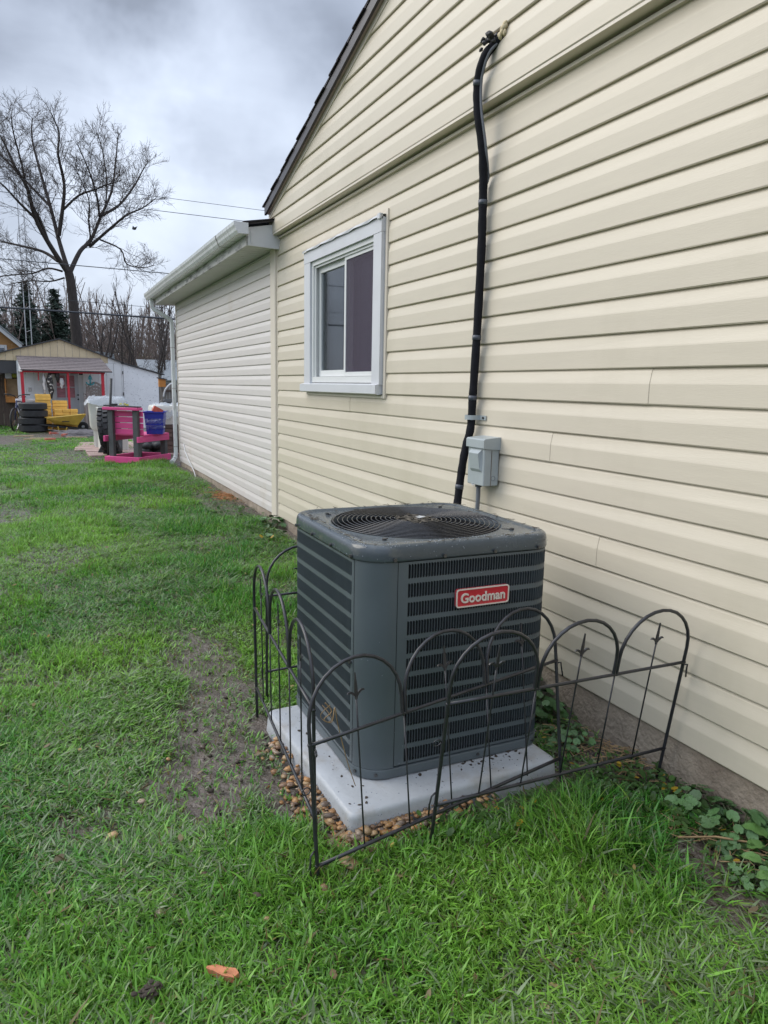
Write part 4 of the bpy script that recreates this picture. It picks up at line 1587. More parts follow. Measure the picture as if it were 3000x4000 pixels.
# ---------------------------------------------------------------- gravel round the pad
def stone_mesh(name, pts, sizes, m, seed, squash=.75):
    g = np.random.default_rng(seed)
    iv = np.array(ICO_V)
    iff = np.array(ICO_F)
    n = len(pts)
    ang = g.uniform(0, 2 * PI, n)
    sc_ = sizes[:, None] * np.stack([g.uniform(.8, 1.4, n), g.uniform(.7, 1.1, n), g.uniform(.5, .95, n) * squash], -1)
    jit = 1 + g.uniform(-.34, .34, (n, len(iv), 1))
    v = iv[None] * jit * sc_[:, None, :]
    c_, s_ = np.cos(ang)[:, None], np.sin(ang)[:, None]
    v = np.stack([v[:, :, 0] * c_ - v[:, :, 1] * s_, v[:, :, 0] * s_ + v[:, :, 1] * c_, v[:, :, 2]], -1)
    v = v + pts[:, None, :]
    f = iff[None] + (np.arange(n) * len(iv))[:, None, None]
    pal = np.array([[.40, .22, .09], [.32, .17, .075], [.44, .29, .15], [.22, .13, .075], [.34, .26, .19], [.13, .09, .065], [.38, .19, .07]])
    cc = pal[g.integers(0, len(pal), n)] * g.uniform(.6, 1.15, (n, 1))
    C = np.ones((n, len(iv), 4))
    C[:, :, :3] = cc[:, None, :]
    return np_mesh(name, v.reshape(-1, 3), f.reshape(-1, 3), m, cols=C.reshape(-1, 4))
def tint_mat(name, rough, bump=0, bs=60, spec=.5):
    m = mat(name, (1, 1, 1), rough, var=0.0, bump=bump, bs=bs, spec=spec)
    nt = m.node_tree
    at = nt.nodes.new('ShaderNodeAttribute')
    at.attribute_name = 'tint'
    nz = nt.nodes.new('ShaderNodeTexNoise')
    nz.inputs['Scale'].default_value = 45
    mr = nt.nodes.new('ShaderNodeMapRange')
    mr.inputs['To Min'].default_value = .55
    mr.inputs['To Max'].default_value = 1.4
    nt.links.new(nz.outputs[0], mr.inputs['Value'])
    vm = nt.nodes.new('ShaderNodeVectorMath')
    vm.operation = 'SCALE'
    nt.links.new(at.outputs['Color'], vm.inputs[0])
    nt.links.new(mr.outputs[0], vm.inputs['Scale'])
    nt.links.new(vm.outputs[0], nt.nodes['Principled BSDF'].inputs['Base Color'])
    return m
M_STONE = tint_mat('tan_pebbles', .38, .4, 70)
gp_, gs_ = [], []
tries = 0
while len(gp_) < 900 and tries < 40000:
    tries += 1
    if G.random() < .5:
        lx, ly = -.40 - abs(G.normal(0, .055)), G.uniform(-.46, .25)
        if ly > -.05 and G.random() < .6:
            continue
    else:
        lx, ly = G.uniform(-.47, .12), -.40 - abs(G.normal(0, .05))
        if lx > -.16 and G.random() < .55:
            continue
    c_, s_ = math.cos(PADA), math.sin(PADA)
    x, y = PADC[0] + c_ * lx - s_ * ly, PADC[1] + s_ * lx + c_ * ly
    r = float(G.choice([.004, .006, .009, .012, .016], p=[.30, .28, .22, .14, .06]))
    d = float(pad_dist(np.array(x), np.array(y)))
    if d < r * .6 or d > .22:
        continue
    gp_.append((x, y, float(gh(x, y)) - .010 + r * .35 + max(0, .028 - d * .3)))
    gs_.append(r)
stuff(stone_mesh('gravel', np.array(gp_), np.array(gs_), M_STONE, 5), 'tan and brown pebbles packed round the edge of the plastic pad')
ls_x = [(-1.74, 1.69, .016), (-1.61, 1.78, .013), (-1.45, 1.74, .018), (-1.52, 1.63, .014), (-1.72, 2.21, .013), (-1.82, 2.07, .016), (-1.40, 1.58, .013), (-1.50, 1.56, .012), (-1.60, 2.45, .010), (-1.47, 2.5, .011), (-1.33, 1.60, .016)]
LST = ['tan stone in the grass between the brick splinter and the pad', 'small tan stone in the grass left of the nearest fence foot, second from the fence', 'broad tan stone in the grass left of the nearest fence foot', 'tan stone half sunk in the grass before the fence foot',
       'small tan stone on the left edge of the bare mud', 'tan stone farthest left in the lawn', 'small tan stone closest to the nearest fence foot', 'flat tan stone in the grass just before the gravel', 'tiny tan stone in the matted grass beyond the mud patch', 'tiny tan stone on the mud beside the pad',
       'reddish tan stone touching the nearest fence foot']
for i, (x, y, r) in enumerate(ls_x):
    st_ = stone_mesh('stone', np.array([(x, y, float(gh(x, y)) + .012)]), np.array([r]), M_STONE, 40 + i)
    tag(st_, LST[i], 'stone', 'loose stones in the grass')
big = stone_mesh('stone', np.array([(-1.235, 1.665, float(gh(-1.235, 1.665)) + .018)]), np.array([.026]), M_STONE, 91)
tag(big, 'round orange-brown stone by the nearest fence foot, largest of the pebbles', 'stone')
# soil clods and churned mud
cl_p, cl_s = [], []
for cx, cy, rx, ry, n in ((-1.33, 1.70, .05, .05, 60), (-.12, 1.72, .16, .05, 80), (-.13, 1.95, .12, .25, 110), (-.36, 1.74, .06, .05, 60), (-1.36, 2.3, .18, .3, 60), (-1.3, 2.8, .15, .35, 50), (-.12, 1.2, .12, .15, 60)):
    for i in range(n):
        x, y = G.normal(cx, rx), G.normal(cy, ry)
        if x > -.02 or pad_dist(np.array(x), np.array(y)) < .012:
            continue
        cl_p.append((x, y, float(gh(x, y)) - .004))
        cl_s.append(float(G.choice([.004, .006, .009, .013], p=[.4, .3, .2, .1])))
def clods():
    o = stone_mesh('soil_clods', np.array(cl_p), np.array(cl_s), M_DIRT, 8)
    return stuff(o, 'dark wet soil clods on the bare ground')
clods()
# orange brick shard
M_BRICKO = mat('orange_brick', (0.52, 0.20, 0.10), .8, var=.2, vs=30, bump=.3, bs=80)
bs_ = MB()
bs_.prism([(-1.672, 1.448, .030), (-1.652, 1.439, .034), (-1.633, 1.425, .032), (-1.615, 1.411, .034), (-1.611, 1.399, .031), (-1.624, 1.392, .029), (-1.646, 1.410, .028), (-1.662, 1.429, .030), (-1.675, 1.442, .031)], (0.001, 0.001, -.016))
tag(bs_.build('brick_shard', M_BRICKO), 'orange brick splinter lying in the grass at the front of the lawn', 'brick fragment')
cw = MB()
rg = random.Random(12)
for i in range(26):
    cw.ico((-1.80 + rg.gauss(0, .013), 1.422 + rg.gauss(0, .010), .034 + rg.uniform(0, .010)), rg.uniform(.004, .008), (1.2, 1, .5), .3, rg)
tag(cw.build('soil_clump', M_DIRT), 'dark lump of soil in the grass nearest the camera', 'soil clump')

# straw and dead stems
def litter(name, label, spots, m, seed, lr=(.03, .09), wr=(.0008, .0018)):
    g = random.Random(seed)
    mb = MB()
    for cx, cy, rx, ry, n in spots:
        for i in range(n):
            x, y = g.gauss(cx, rx), g.gauss(cy, ry)
            if x > -.02:
                continue
            a = g.uniform(0, PI)
            l = g.uniform(*lr) / 2
            z = float(gh(x, y)) + g.uniform(.004, .022)
            b_ = g.uniform(-.01, .01)
            mb.tube([(x - l * math.cos(a), y - l * math.sin(a), z + g.uniform(-.006, .006)), (x + b_, y + b_, z + .004), (x + l * math.cos(a), y + l * math.sin(a), z + g.uniform(-.006, .006))], g.uniform(*wr), 3, cap=False)
    return stuff(mb.build(name, m), label)
M_STRAW = mat('dead_straw', (0.30, 0.20, 0.10), .8, var=.35, vs=20)
litter('straw_litter', 'brown dead stems strewn along the foundation', [(-.08, 1.80, .06, .09, 110), (-.16, 1.98, .08, .12, 60), (-.12, 1.27, .06, .10, 90), (-.22, 1.40, .05, .05, 30), (-.08, 7.9, .05, .3, 120), (-.9, 2.0, .4, .02, 0)], M_STRAW, 3)
litter('dry_grass_tuft', 'rusty dry grass tuft against the far wing wall', [(-.10, 8.05, .06, .18, 160)], mat('rusty_straw', (.36, .16, .06), .8, var=.3), 6, (.08, .2), (.0015, .003))
tw = MB()
tw.tube([(-.30, 1.36, .03), (-.20, 1.31, .035), (-.13, 1.26, .03)], .0035, 5)
tag(tw.build('twig', M_STRAW), 'thin pale broken twig on the soil near the foundation', 'twig')
# fallen leaves and chips strewn over the lawn
def leaf_litter():
    g = np.random.default_rng(17)
    V, F, C, k = [], [], [], 0
    for i in range(420):
        y = 0.9 + g.random() ** 1.6 * 9
        x = g.uniform(-2.9, -.1) - (y > 4) * g.random() * .6
        if pad_dist(np.array(x), np.array(y)) < .03:
            continue
        s = g.uniform(.005, .013)
        a, t1, t2 = g.uniform(0, 6.28), g.normal(0, .35), g.normal(0, .35)
        m3 = np.array(Matrix.Rotation(a, 3, 'Z') @ Matrix.Rotation(t1, 3, 'X') @ Matrix.Rotation(t2, 3, 'Y'))
        b = np.array([(-1.5, 0, 0), (-.4, -.7, .15), (.8, -.5, .1), (1.5, 0, .25), (.7, .6, .1), (-.5, .6, .15)]) * s
        V.append(b @ m3.T + np.array([x, y, float(gh(x, y)) + g.uniform(.012, .032)]))
        F += [(k, k + 1, k + 5), (k + 1, k + 4, k + 5), (k + 1, k + 2, k + 4), (k + 2, k + 3, k + 4)]
        k += 6
        c = np.array([[.26, .17, .09], [.33, .25, .15], [.14, .09, .06], [.40, .30, .12]])[g.integers(0, 4)] * g.uniform(.6, 1.2)
        C.append(np.tile(np.r_[c, 1], (6, 1)))
    stuff(np_mesh('leaf_litter', np.concatenate(V), np.array(F), M_GRASS, cols=np.concatenate(C)), 'small dead leaves and chips strewn over the lawn')
leaf_litter()
# dry vine caught on the fence
vn = MB()
vn.tube(smooth_path([(-1.255, 1.80, .44), (-1.235, 1.80, .41), (-1.262, 1.79, .395), (-1.24, 1.785, .385), (-1.225, 1.80, .42), (-1.205, 1.83, .36), (-1.17, 1.87, .26), (-1.135, 1.90, .16), (-1.10, 1.93, .075)], 4), .0016, 4)
vn.tube(smooth_path([(-1.26, 1.81, .43), (-1.242, 1.78, .40), (-1.25, 1.80, .38), (-1.265, 1.81, .40), (-1.24, 1.80, .43)], 4), .0013, 4)
tag(vn.build('dead_vine', M_STRAW), 'brown dry vine stem tangled on the fence near the pad corner', 'vine')

# ---------------------------------------------------------------- broad-leaved weeds
def leaf_mat(name, col):
    m = mat(name, col, .38, var=.25, vs=30, bump=.25, bs=40, bd=.004, rnd=.28)
    return m
M_MALLOW = leaf_mat('mallow_leaf', (.070, .150, .050))
M_DOCK = leaf_mat('dock_leaf', (.085, .175, .045))
M_STEM = mat('weed_stem', (.12, .16, .06), .5)
def round_leaf_mesh():
    mb = MB()
    n = 22
    vs = [(0, 0, -.006)]
    for r_, zz in ((.5, .002), (1.0, .0)):
        for i in range(n):
            a = 2 * PI * i / n
            lob = 1 - .10 * abs(math.sin(a * 3.5)) * (r_ > .9)
            notch = .45 if (i == 0 and r_ > .9) else (.75 if i == 0 else 1)
            rr_ = r_ * lob * notch
            vs.append((rr_ * math.cos(a), rr_ * math.sin(a), zz + (.10 * r_ * r_ + .05 * math.cos(a * 7) * r_)))
    fs = [(0, 1 + i, 1 + (i + 1) % n) for i in range(n)]
    for i in range(n):
        j = (i + 1) % n
        fs.append((1 + i, 1 + n + i, 1 + n + j, 1 + j))
    mb.add(vs, fs)
    return mb
def long_leaf_mesh():
    mb = MB()
    rings = []
    for i in range(8):
        t = i / 7
        w = .30 * math.sin(PI * min(1, t * .93 + .07)) ** .7 * (1.15 - .3 * t) + .01
        z = .35 * t - .55 * t * t
        wv = .03 * math.sin(i * 2.3)
        rings.append([(t, -w, z + .10 + wv), (t, 0, z), (t, w, z + .10 - wv)])
    mb.loft(rings, close=False)
    return mb
_lr = round_leaf_mesh().build('leaf', M_MALLOW, smooth='all')
_ll = long_leaf_mesh().build('leaf', M_DOCK, smooth='all')
ME_ROUND, ME_LONG = _lr.data, _ll.data
for q in (_lr, _ll):
    bpy.data.objects.remove(q)
rgw = random.Random(21)
def weed(cx, cy, spread, n, size, label, kind='round', hmax=.10, group='weeds along the foundation'):
    z0 = float(gh(cx, cy))
    t = thing('weed_plant', label, 'weed', (cx, cy, z0), 0, group)
    stems = MB()
    for i in range(n):
        a = rgw.uniform(0, 2 * PI)
        r_ = spread * math.sqrt(rgw.random())
        x, y = r_ * math.cos(a), r_ * math.sin(a)
        if cx + x > -.022:
            x = -.022 - cx - rgw.uniform(0, .03)
        if pad_dist(np.array(cx + x), np.array(cy + y)) < .03:
            continue
        z = rgw.uniform(.012, hmax) * (1 - .5 * r_ / spread)
        s_ = rgw.uniform(*size)
        lf = bpy.data.objects.new('leaf', ME_ROUND if kind == 'round' else ME_LONG)
        COL.objects.link(lf)
        lf.parent = t
        lf.location = (x, y, z)
        tilt = rgw.uniform(.05, .75)
        ad = a + rgw.uniform(-.8, .8)
        lf.rotation_euler = (Matrix.Rotation(ad, 3, 'Z') @ Matrix.Rotation(tilt * (1 if kind == 'round' else -.6), 3, 'Y') @ Matrix.Rotation(rgw.uniform(-.3, .3), 3, 'X')).to_euler()
        lf.scale = (s_, s_, s_)
        if kind == 'round':
            stems.tube([(x * .25, y * .25, -.01), (x * .7, y * .7, z * .6), (x, y, z - .003)], .0012, 4, cap=False)
    if stems.v:
        stems.build('stems', M_STEM, t, local=True)
    return t
weed(-.085, 2.48, .12, 75, (.018, .032), 'leafy green mallow clump behind the air conditioner against the concrete foundation', hmax=.17)
weed(-.13, 2.26, .11, 60, (.016, .028), 'dense round-leaved weed in front of the mallow clump by the pad corner', hmax=.12)
weed(-.17, 2.02, .12, 40, (.011, .020), 'low sparse round-leaved weed on the bare soil right of the pad', hmax=.06)
weed(-.075, 1.32, .12, 55, (.014, .026), 'round-leaved weed beside the foundation at the right picture edge', hmax=.10)
weed(-.085, 1.48, .11, 46, (.012, .022), 'small round-leaved weed beside the foundation by the fence foot', hmax=.08)
weed(-.055, 1.20, .07, 12, (.05, .085), 'upright long-leaved dock weed beside the foundation at the right edge', 'long', hmax=.06)
weed(-.12, 1.13, .08, 10, (.04, .07), 'yellow-green long-leaved dock weed nearest the camera at the right edge', 'long', hmax=.04)
weed(-.20, 1.16, .09, 34, (.009, .017), 'tiny round-leaved weed in the grass right of the bare soil patch', hmax=.035)
weed(-.09, 6.12, .13, 26, (.022, .036), 'grey-green round-leaved weed at the foot of the cream corner post', hmax=.15)
weed(-.22, 5.75, .12, 18, (.018, .030), 'low round-leaved weed in the lawn before the cream corner post', hmax=.07)
# low creeping cover (too many tiny leaves to count)
def creeping():
    iv, ff, cc = [], [], []
    base = np.array([(0, 0, 0)] + [(math.cos(a), math.sin(a), .12) for a in np.linspace(0, 2 * PI, 7)[:-1]])
    bf = np.array([(0, i, i % 6 + 1) for i in range(1, 7)])
    g = np.random.default_rng(55)
    k = 0
    for cx, cy, rx, ry, n in ((-.30, 1.68, .22, .07, 300), (-.2, 1.58, .14, .10, 260), (-.18, 2.2, .12, .28, 300), (-.12, 2.75, .08, .3, 160), (-.5, 1.66, .25, .05, 160), (-.15, 1.02, .10, .2, 160), (-.25, 6.6, .15, .9, 300), (-.13, 1.40, .07, .12, 160)):
        x = g.normal(cx, rx, n)
        y = g.normal(cy, ry, n)
        for xx, yy in zip(x, y):
            if xx > -.025 or pad_dist(np.array(xx), np.array(yy)) < .02:
                continue
            s_ = g.uniform(.006, .014) * (1.8 if yy > 5 else 1)
            a, t = g.uniform(0, 2 * PI), g.uniform(0, .7)
            m3 = np.array(Matrix.Rotation(a, 3, 'Z') @ Matrix.Rotation(t, 3, 'Y'))
            v = (base * s_ * np.array([1.25, .8, 1])) @ m3.T + np.array([xx, yy, float(gh(xx, yy)) + g.uniform(.006, .035)])
            iv.append(v)
            ff.append(bf + k)
            k += len(base)
            c = np.array([.075, .155, .04]) * g.uniform(.6, 1.3)
            if g.random() < .03:
                c = np.array([.50, .33, .03])
            cc.append(np.tile(np.r_[c, 1], (len(base), 1)))
    stuff(np_mesh('ground_cover', np.concatenate(iv), np.concatenate(ff), M_GRASS, cols=np.concatenate(cc)), 'small creeping weed leaves among the grass by the foundation')
creeping()
# ================================================================ THE BACK OF THE YARD
ORDN = ('bottom', 'second', 'third', 'fourth', 'fifth', 'sixth', 'seventh', 'eighth', 'ninth', 'tenth', 'eleventh', 'twelfth')
M_PINK = mat('pink_paint', (0.72, 0.075, 0.26), .5, var=.10, vs=6, bump=.15, bs=30, stretch=(1, 1, 4))
M_GREYP = mat('charcoal_paint', (0.085, 0.085, 0.090), .55, var=.12, vs=8, bump=.1)
M_BLUE = mat('blue_plastic', (0.030, 0.040, 0.36), .35, var=.06)
M_TUB = mat('white_poly', (0.66, 0.66, 0.61), .4, var=.06, vs=3, stain=(.48, .47, .42), stain_s=4, stain_lo=.6, stain_hi=.85)
M_RUB = mat('black_rubber', (0.018, 0.018, 0.020), .6, var=.3, vs=10, bump=.2, bs=40)
M_PAVE = mat('pink_paver', (0.36, 0.25, 0.22), .75, var=.15, vs=12, bump=.25, bs=60, rnd=.12)
M_PAVER_D = mat('brown_paver', (0.115, 0.075, 0.065), .8, var=.25, vs=14, bump=.3, bs=60, rnd=.35)
M_PAVER_T = mat('tan_paver', (0.27, 0.20, 0.165), .8, var=.2, vs=14, bump=.3, bs=60, rnd=.2)
M_YEL = mat('yellow_paint', (0.80, 0.47, 0.10), .6, var=.12, vs=9, stain=(.34, .20, .06), stain_s=9, stain_lo=.62, stain_hi=.75, rnd=.12)
M_BARROW = mat('yellow_steel', (0.55, 0.36, 0.06), .45, var=.15, vs=6, stain=(.25, .14, .06), stain_s=5, stain_lo=.58, stain_hi=.8)
M_DKWOOD = mat('dark_fence_wood', (0.085, 0.060, 0.048), .8, var=.3, vs=8, stretch=(6, 6, .6), rnd=.25)
M_GREYWOOD = mat('grey_fence_wood', (0.17, 0.155, 0.14), .8, var=.25, vs=8, stretch=(6, 6, .6), rnd=.25)
M_ORWOOD = mat('orange_wood', (0.42, 0.17, 0.035), .6, var=.2, vs=4)
M_TANB = mat('tan_gable_board', (0.58, 0.47, 0.31), .7, var=.08, vs=5, stain=(.25, .17, .10), stain_s=10, stain_lo=.64, stain_hi=.75, stain_stretch=(2, 1, .5), rnd=.05)
M_WBOARD = mat('white_shed_board', (0.76, 0.77, 0.79), .6, var=.05, vs=4, rnd=.05)
M_SCUFF = mat('scuffed_white_panel', (0.77, 0.78, 0.81), .6, var=.05, vs=4, stain=(.30, .30, .33), stain_s=24, stain_lo=.60, stain_hi=.68, bump=.3, bs=30)
M_REDP = mat('red_post_paint', (0.50, 0.020, 0.040), .5, var=.12)
M_PSHING = mat('brown_grey_shingle', (0.20, 0.165, 0.160), .85, var=.35, vs=16, stretch=(1, 3, 3), bump=.3, bs=40, rnd=.15)
M_DKEDGE = mat('dark_roof_edge', (0.05, 0.05, 0.055), .6)
M_DOOR = mat('pale_blue_door', (0.55, 0.58, 0.64), .45, var=.04)
M_PINKCUR = mat('pink_curtain', (0.45, 0.21, 0.25), .8, var=.25, vs=6, stretch=(1, 1, 3))
M_CHAIRP = mat('taupe_plastic', (0.37, 0.32, 0.30), .5, var=.08)
M_BLACK = mat('black_plastic', (0.02, 0.02, 0.022), .5)
M_TEAL = mat('teal_paint', (0.03, 0.26, 0.30), .5)
M_CHROME = mat('chrome', (0.45, 0.45, 0.46), .25, metal=.9)
M_CLEARP = mat('plastic_sheet', (0.50, 0.53, 0.57), .22, var=.08, vs=7, bump=.5, bs=9, bd=.05)
_nt = M_CLEARP.node_tree
_tr = _nt.nodes.new('ShaderNodeBsdfTransparent')
_mx = _nt.nodes.new('ShaderNodeMixShader')
_mx.inputs[0].default_value = .55
_nt.links.new(_tr.outputs[0], _mx.inputs[1])
_nt.links.new(_nt.nodes['Principled BSDF'].outputs[0], _mx.inputs[2])
_nt.links.new(_mx.outputs[0], _nt.nodes['Material Output'].inputs[0])
M_REDBRICK = mat('cored_red_brick', (0.45, 0.12, 0.08), .8, var=.2, vs=20)
M_PLANK = mat('pale_plank', (0.45, 0.33, 0.20), .75, var=.2, stretch=(1, 5, 1))
M_REDW = mat('red_white_carton', (0.60, 0.12, 0.07), .5, var=.3, vs=14)
M_WHITEC = mat('white_cloth', (0.60, 0.61, 0.64), .7, var=.1)
M_PATTERN = mat('black_white_cloth', (0.03, 0.03, 0.035), .8, stain=(.65, .64, .62), stain_s=16, stain_lo=.52, stain_hi=.56)
def zg(x, y):
    return float(gh(x, y))

BPX, BPY, BPA = -.608, 11.51, R(-41.5)
def chair_at(a, b):
    c, s = math.cos(BPA), math.sin(BPA)
    return BPX + c * a - s * b, BPY + s * a + c * b
# ---- pink and grey chair seen from behind
bc = thing('garden_chair', 'pink and charcoal wooden garden chair with slatted back, turned away', 'chair', (BPX, BPY, zg(-.5, 11.8) - .01), BPA)
def bpart(name, m, *boxes):
    mb = MB()
    for b in boxes:
        mb.bbox(*b, .004)
    return mb.build(name, m, bc, local=True)
bpart('base_board', M_PINK, (-.60, .02, -.022, .018, .02, .118))
bpart('base_board', M_PINK, (-.018, .022, .020, .84, .02, .118))
bpart('base_board', M_PINK, (-.60, -.56, .020, .84, .02, .118))
bpart('base_board', M_PINK, (-.558, -.02, .80, .84, .02, .118))
for x in (-.545, -.105):
    bpart('leg', M_GREYP, (x, x + .085, .020, .085, .030, .830))
for x in (-.555, -.075):
    bpart('leg', M_GREYP, (x, x + .085, .70, .775, .030, .345))
bpart('top_board', M_PINK, (-.60, .02, -.03, .115, .831, .873))
for k in range(4):
    bpart('back_slat', M_PINK, (-.535, .028, .088, .112, .458 + .092 * k, .540 + .092 * k))
for x in (-.60, -.005):
    bpart('seat_rail', M_PINK, (x, x + .036, -.035, .80, .345, .432))
for k in range(6):
    bpart('seat_slat', M_PINK, (-.595, .03, .118 + .115 * k, .225 + .115 * k, .434, .456))
foot = MB()
foot.bbox(-.55, -.42, .0, .06, -.02, .019, .003)
foot.build('foot_block', M_BLACK, bc, local=True)

bk = thing('laundry_basket', 'blue plastic laundry basket with slotted sides on the pink chair', 'basket', (*chair_at(-.02, .50), zg(-.5, 11.8) + .448), R(-14))
bm_ = MB()
def ringb(s, z):
    return [(a * s * .40, b * s * .52, z) for a, b in ((-1, -1), (1, -1), (1, 1), (-1, 1))]
bm_.loft([ringb(.30, .0), ringb(.315, .06)], cap0=True)
bm_.loft([ringb(.355, .24), ringb(.37, .325), ringb(.415, .335), ringb(.415, .35), ringb(.365, .345), ringb(.35, .24)])
bm_.build('basket_body', M_BLUE, bk, local=True)
for e in range(4):
    sb = MB()
    for k in range(14):
        f0, f1 = k / 14 + .006, k / 14 + .050
        def pt(f, s, z):
            r_ = ringb(s, z)
            a, b = Vector(r_[e]), Vector(r_[(e + 1) % 4])
            return a.lerp(b, f)
        sb.poly([pt(f0, .315, .06), pt(f1, .315, .06), pt(f1, .355, .24), pt(f0, .355, .24)])
    sb.poly([pt(0, .334, .14), pt(1, .334, .14), pt(1, .339, .165), pt(0, .339, .165)])
    sb.build('slotted_side', M_BLUE, bk, local=True)
cl_ = MB()
for i in range(14):
    cl_.ico((rgw.uniform(-.1, .1), rgw.uniform(-.08, .08), rgw.uniform(.08, .25)), .05, (1.2, 1, .6), .2, rgw)
tag(cl_.build('laundry', M_WHITEC, None), 'crumpled white cloths inside the blue laundry basket', 'cloth')
o_ = bpy.data.objects['laundry']
o_.location = bk.location
ct = MB()
ct.box(-.09, .06, -.06, .04, .33, .42, Matrix.Rotation(.5, 3, 'Y'))
c_ = ct.build('carton', M_REDW)
c_.location = bk.location + Vector((.05, 0, -.01))
tag(c_, 'red and white carton sticking out of the blue laundry basket', 'carton')
ty = MB()
ty.prism([(-.30, -.05, .012), (.30, -.05, 0), (.30, .06, 0), (-.30, .06, .012)], (0, 0, .016))
ty.box(-.2, -.1, -.03, .03, .026, .05)
t_ = ty.build('tray', M_BLACK)
t_.location = (*chair_at(-.29, .04), zg(-.5, 11.8) + .866)
t_.rotation_euler = (0, 0, BPA)
tag(t_, 'flat black tool lying on the top board of the pink chair', 'tool')
pl = MB()
pl.tube([(-.955, 12.72, zg(-.95, 12.7)), (-.88, 12.86, .87), (-.835, 12.92, 1.385)], .021, 8)
tag(pl.build('pole', M_BLACK, smooth='all'), 'black pole standing upright behind the pink chair', 'pole')

# ---- big off-road tyre
def torus_tyre(mb, r_out, r_in, w, n=36, m4=None):
    prof = [(r_in, -w * .36), (r_in + .03, -w * .46), (r_out - .09, -w * .5), (r_out - .03, -w * .46), (r_out, -w * .36), (r_out, w * .36), (r_out - .03, w * .46), (r_out - .09, w * .5), (r_in + .03, w * .46), (r_in, w * .36), (r_in + .02, 0)]
    rings = []
    for i in range(n):
        a = 2 * PI * i / n
        rings.append([Vector((r_ * math.cos(a), x, r_ * math.sin(a))) for r_, x in prof])
    rings.append(rings[0])
    if m4 is not None:
        rings = [[m4 @ p for p in r] for r in rings]
    mb.loft(rings)
bt = thing('offroad_tyre', 'big black knobbly off-road tyre standing on edge behind the pink chair', 'tyre', (-.85, 13.42, zg(-.85, 13.4) + .405), R(-103))
tm = MB()
lean = Matrix.Rotation(R(6), 4, 'X')
torus_tyre(tm, .40, .22, .30, m4=lean)
tm.build('tyre_body', M_RUB, bt, smooth=True, local=True)
for row in (-1, 0, 1):
    kb = MB()
    for i in range(24):
        a = 2 * PI * (i + .5 * (row % 2)) / 24
        c_ = math.cos(a)
        s_ = math.sin(a)
        p = [(.395, row * .095 - .040), (.395, row * .095 + .040), (.424, row * .095 + .034), (.424, row * .095 - .034)]
        vs = []
        for da in (-.085, .05):
            sk = .03 * row
            vs += [lean @ Vector((r_ * math.cos(a + da + sk * (x > row * .095)), x, r_ * math.sin(a + da + sk * (x > row * .095)))) for r_, x in p]
        kb.add(vs, [(0, 1, 2, 3), (7, 6, 5, 4), (0, 4, 5, 1), (1, 5, 6, 2), (2, 6, 7, 3), (3, 7, 4, 0)])
    kb.build('tread_row', M_RUB, bt, local=True)

# ---- white tubs
ta = thing('white_tub', 'tall white plastic tub standing behind the off-road tyre', 'tub', (-.72, 14.45, zg(-.7, 14.4)))
tb = MB()
tb.loft([rr(.25, .22, .03, 0), rr(.255, .225, .03, .76), rr(.265, .235, .03, .775), rr(.265, .235, .03, .80), rr(.24, .21, .03, .80), rr(.24, .21, .03, .5)], cap0=True)
tb.build('tub_body', M_TUB, ta, smooth=True, local=True)
tb2 = MB()
tb2.loft([rr(.10, .10, .03, -.04), rr(.13, .12, .03, -.041)], cap0=True)
tb2.build('tub_foot', M_TUB, ta, local=True)
ba = thing('white_basin', 'white plastic basin raised behind the tall tub, covered by clear sheeting', 'basin', (-.76, 15.05, zg(-.7, 15)))
b2 = MB()
b2.loft([rr(.28, .2, .06, .36), rr(.31, .22, .05, .42), rr(.33, .25, .04, .92), rr(.34, .26, .04, .93)], cap0=True)
b2.build('basin_body', M_TUB, ba, smooth=True, local=True)
b3 = MB()
for x, y in ((-.22, -.14), (.22, -.14), (.22, .14), (-.22, .14)):
    b3.bbox(x - .03, x + .03, y - .03, y + .03, -.03, .37, .004)
b3.build('basin_legs', M_TUB, ba, local=True)
def drape(name, x0, x1, y0, y1, z, drop, seed, label):
    g = random.Random(seed)
    mb = MB()
    n, m_ = 16, 10
    rows = []
    for i in range(n + 1):
        r_ = []
        for j in range(m_ + 1):
            fx_, fy_ = i / n, j / m_
            e = max(0, .13 - min(fx_, 1 - fx_, fy_, 1 - fy_)) / .13
            r_.append((x0 + (x1 - x0) * fx_ + g.uniform(-.015, .015), y0 + (y1 - y0) * fy_ + g.uniform(-.015, .015), z + .03 * math.sin(i * .9 + j) + g.uniform(-.012, .014) - drop * e ** 1.3 * g.uniform(.8, 1.15)))
        rows.append(r_)
    mb.loft(rows, close=False)
    return tag(mb.build(name, M_CLEARP, smooth='all'), label, 'plastic sheet')
drape('plastic_sheet', -1.16, -.38, 14.72, 15.38, 1.03, .16, 4, 'crinkled clear plastic sheet draped over the raised white basin')
yb = MB()
for i in range(7):
    yb.ico((-.55 + .025 * i, 14.74, .905 + .012 * math.sin(i * 2)), .022, (1, .6, .7), .3, rgw)
tag(yb.build('yellow_flowers', mat('yellow_bits', (.62, .55, .05), .6)), 'small yellow flowers showing between basin and tub', 'flowers')
t3 = thing('wrapped_tub', 'white tub wrapped in plastic on top of the paver stack', 'tub', (.14, 13.45, .60))
b4 = MB()
b4.loft([rr(.29, .22, .05, .005), rr(.30, .23, .05, .10), rr(.31, .24, .05, .30), rr(.29, .22, .05, .335), rr(.2, .15, .05, .345)], cap0=True, cap1=True)
b4.build('tub_body', M_TUB, t3, smooth=True, local=True)
drape('plastic_sheet', -.19, .46, 13.18, 13.72, .95, .24, 7, 'clear plastic sheet draped over the tub on the paver stack')
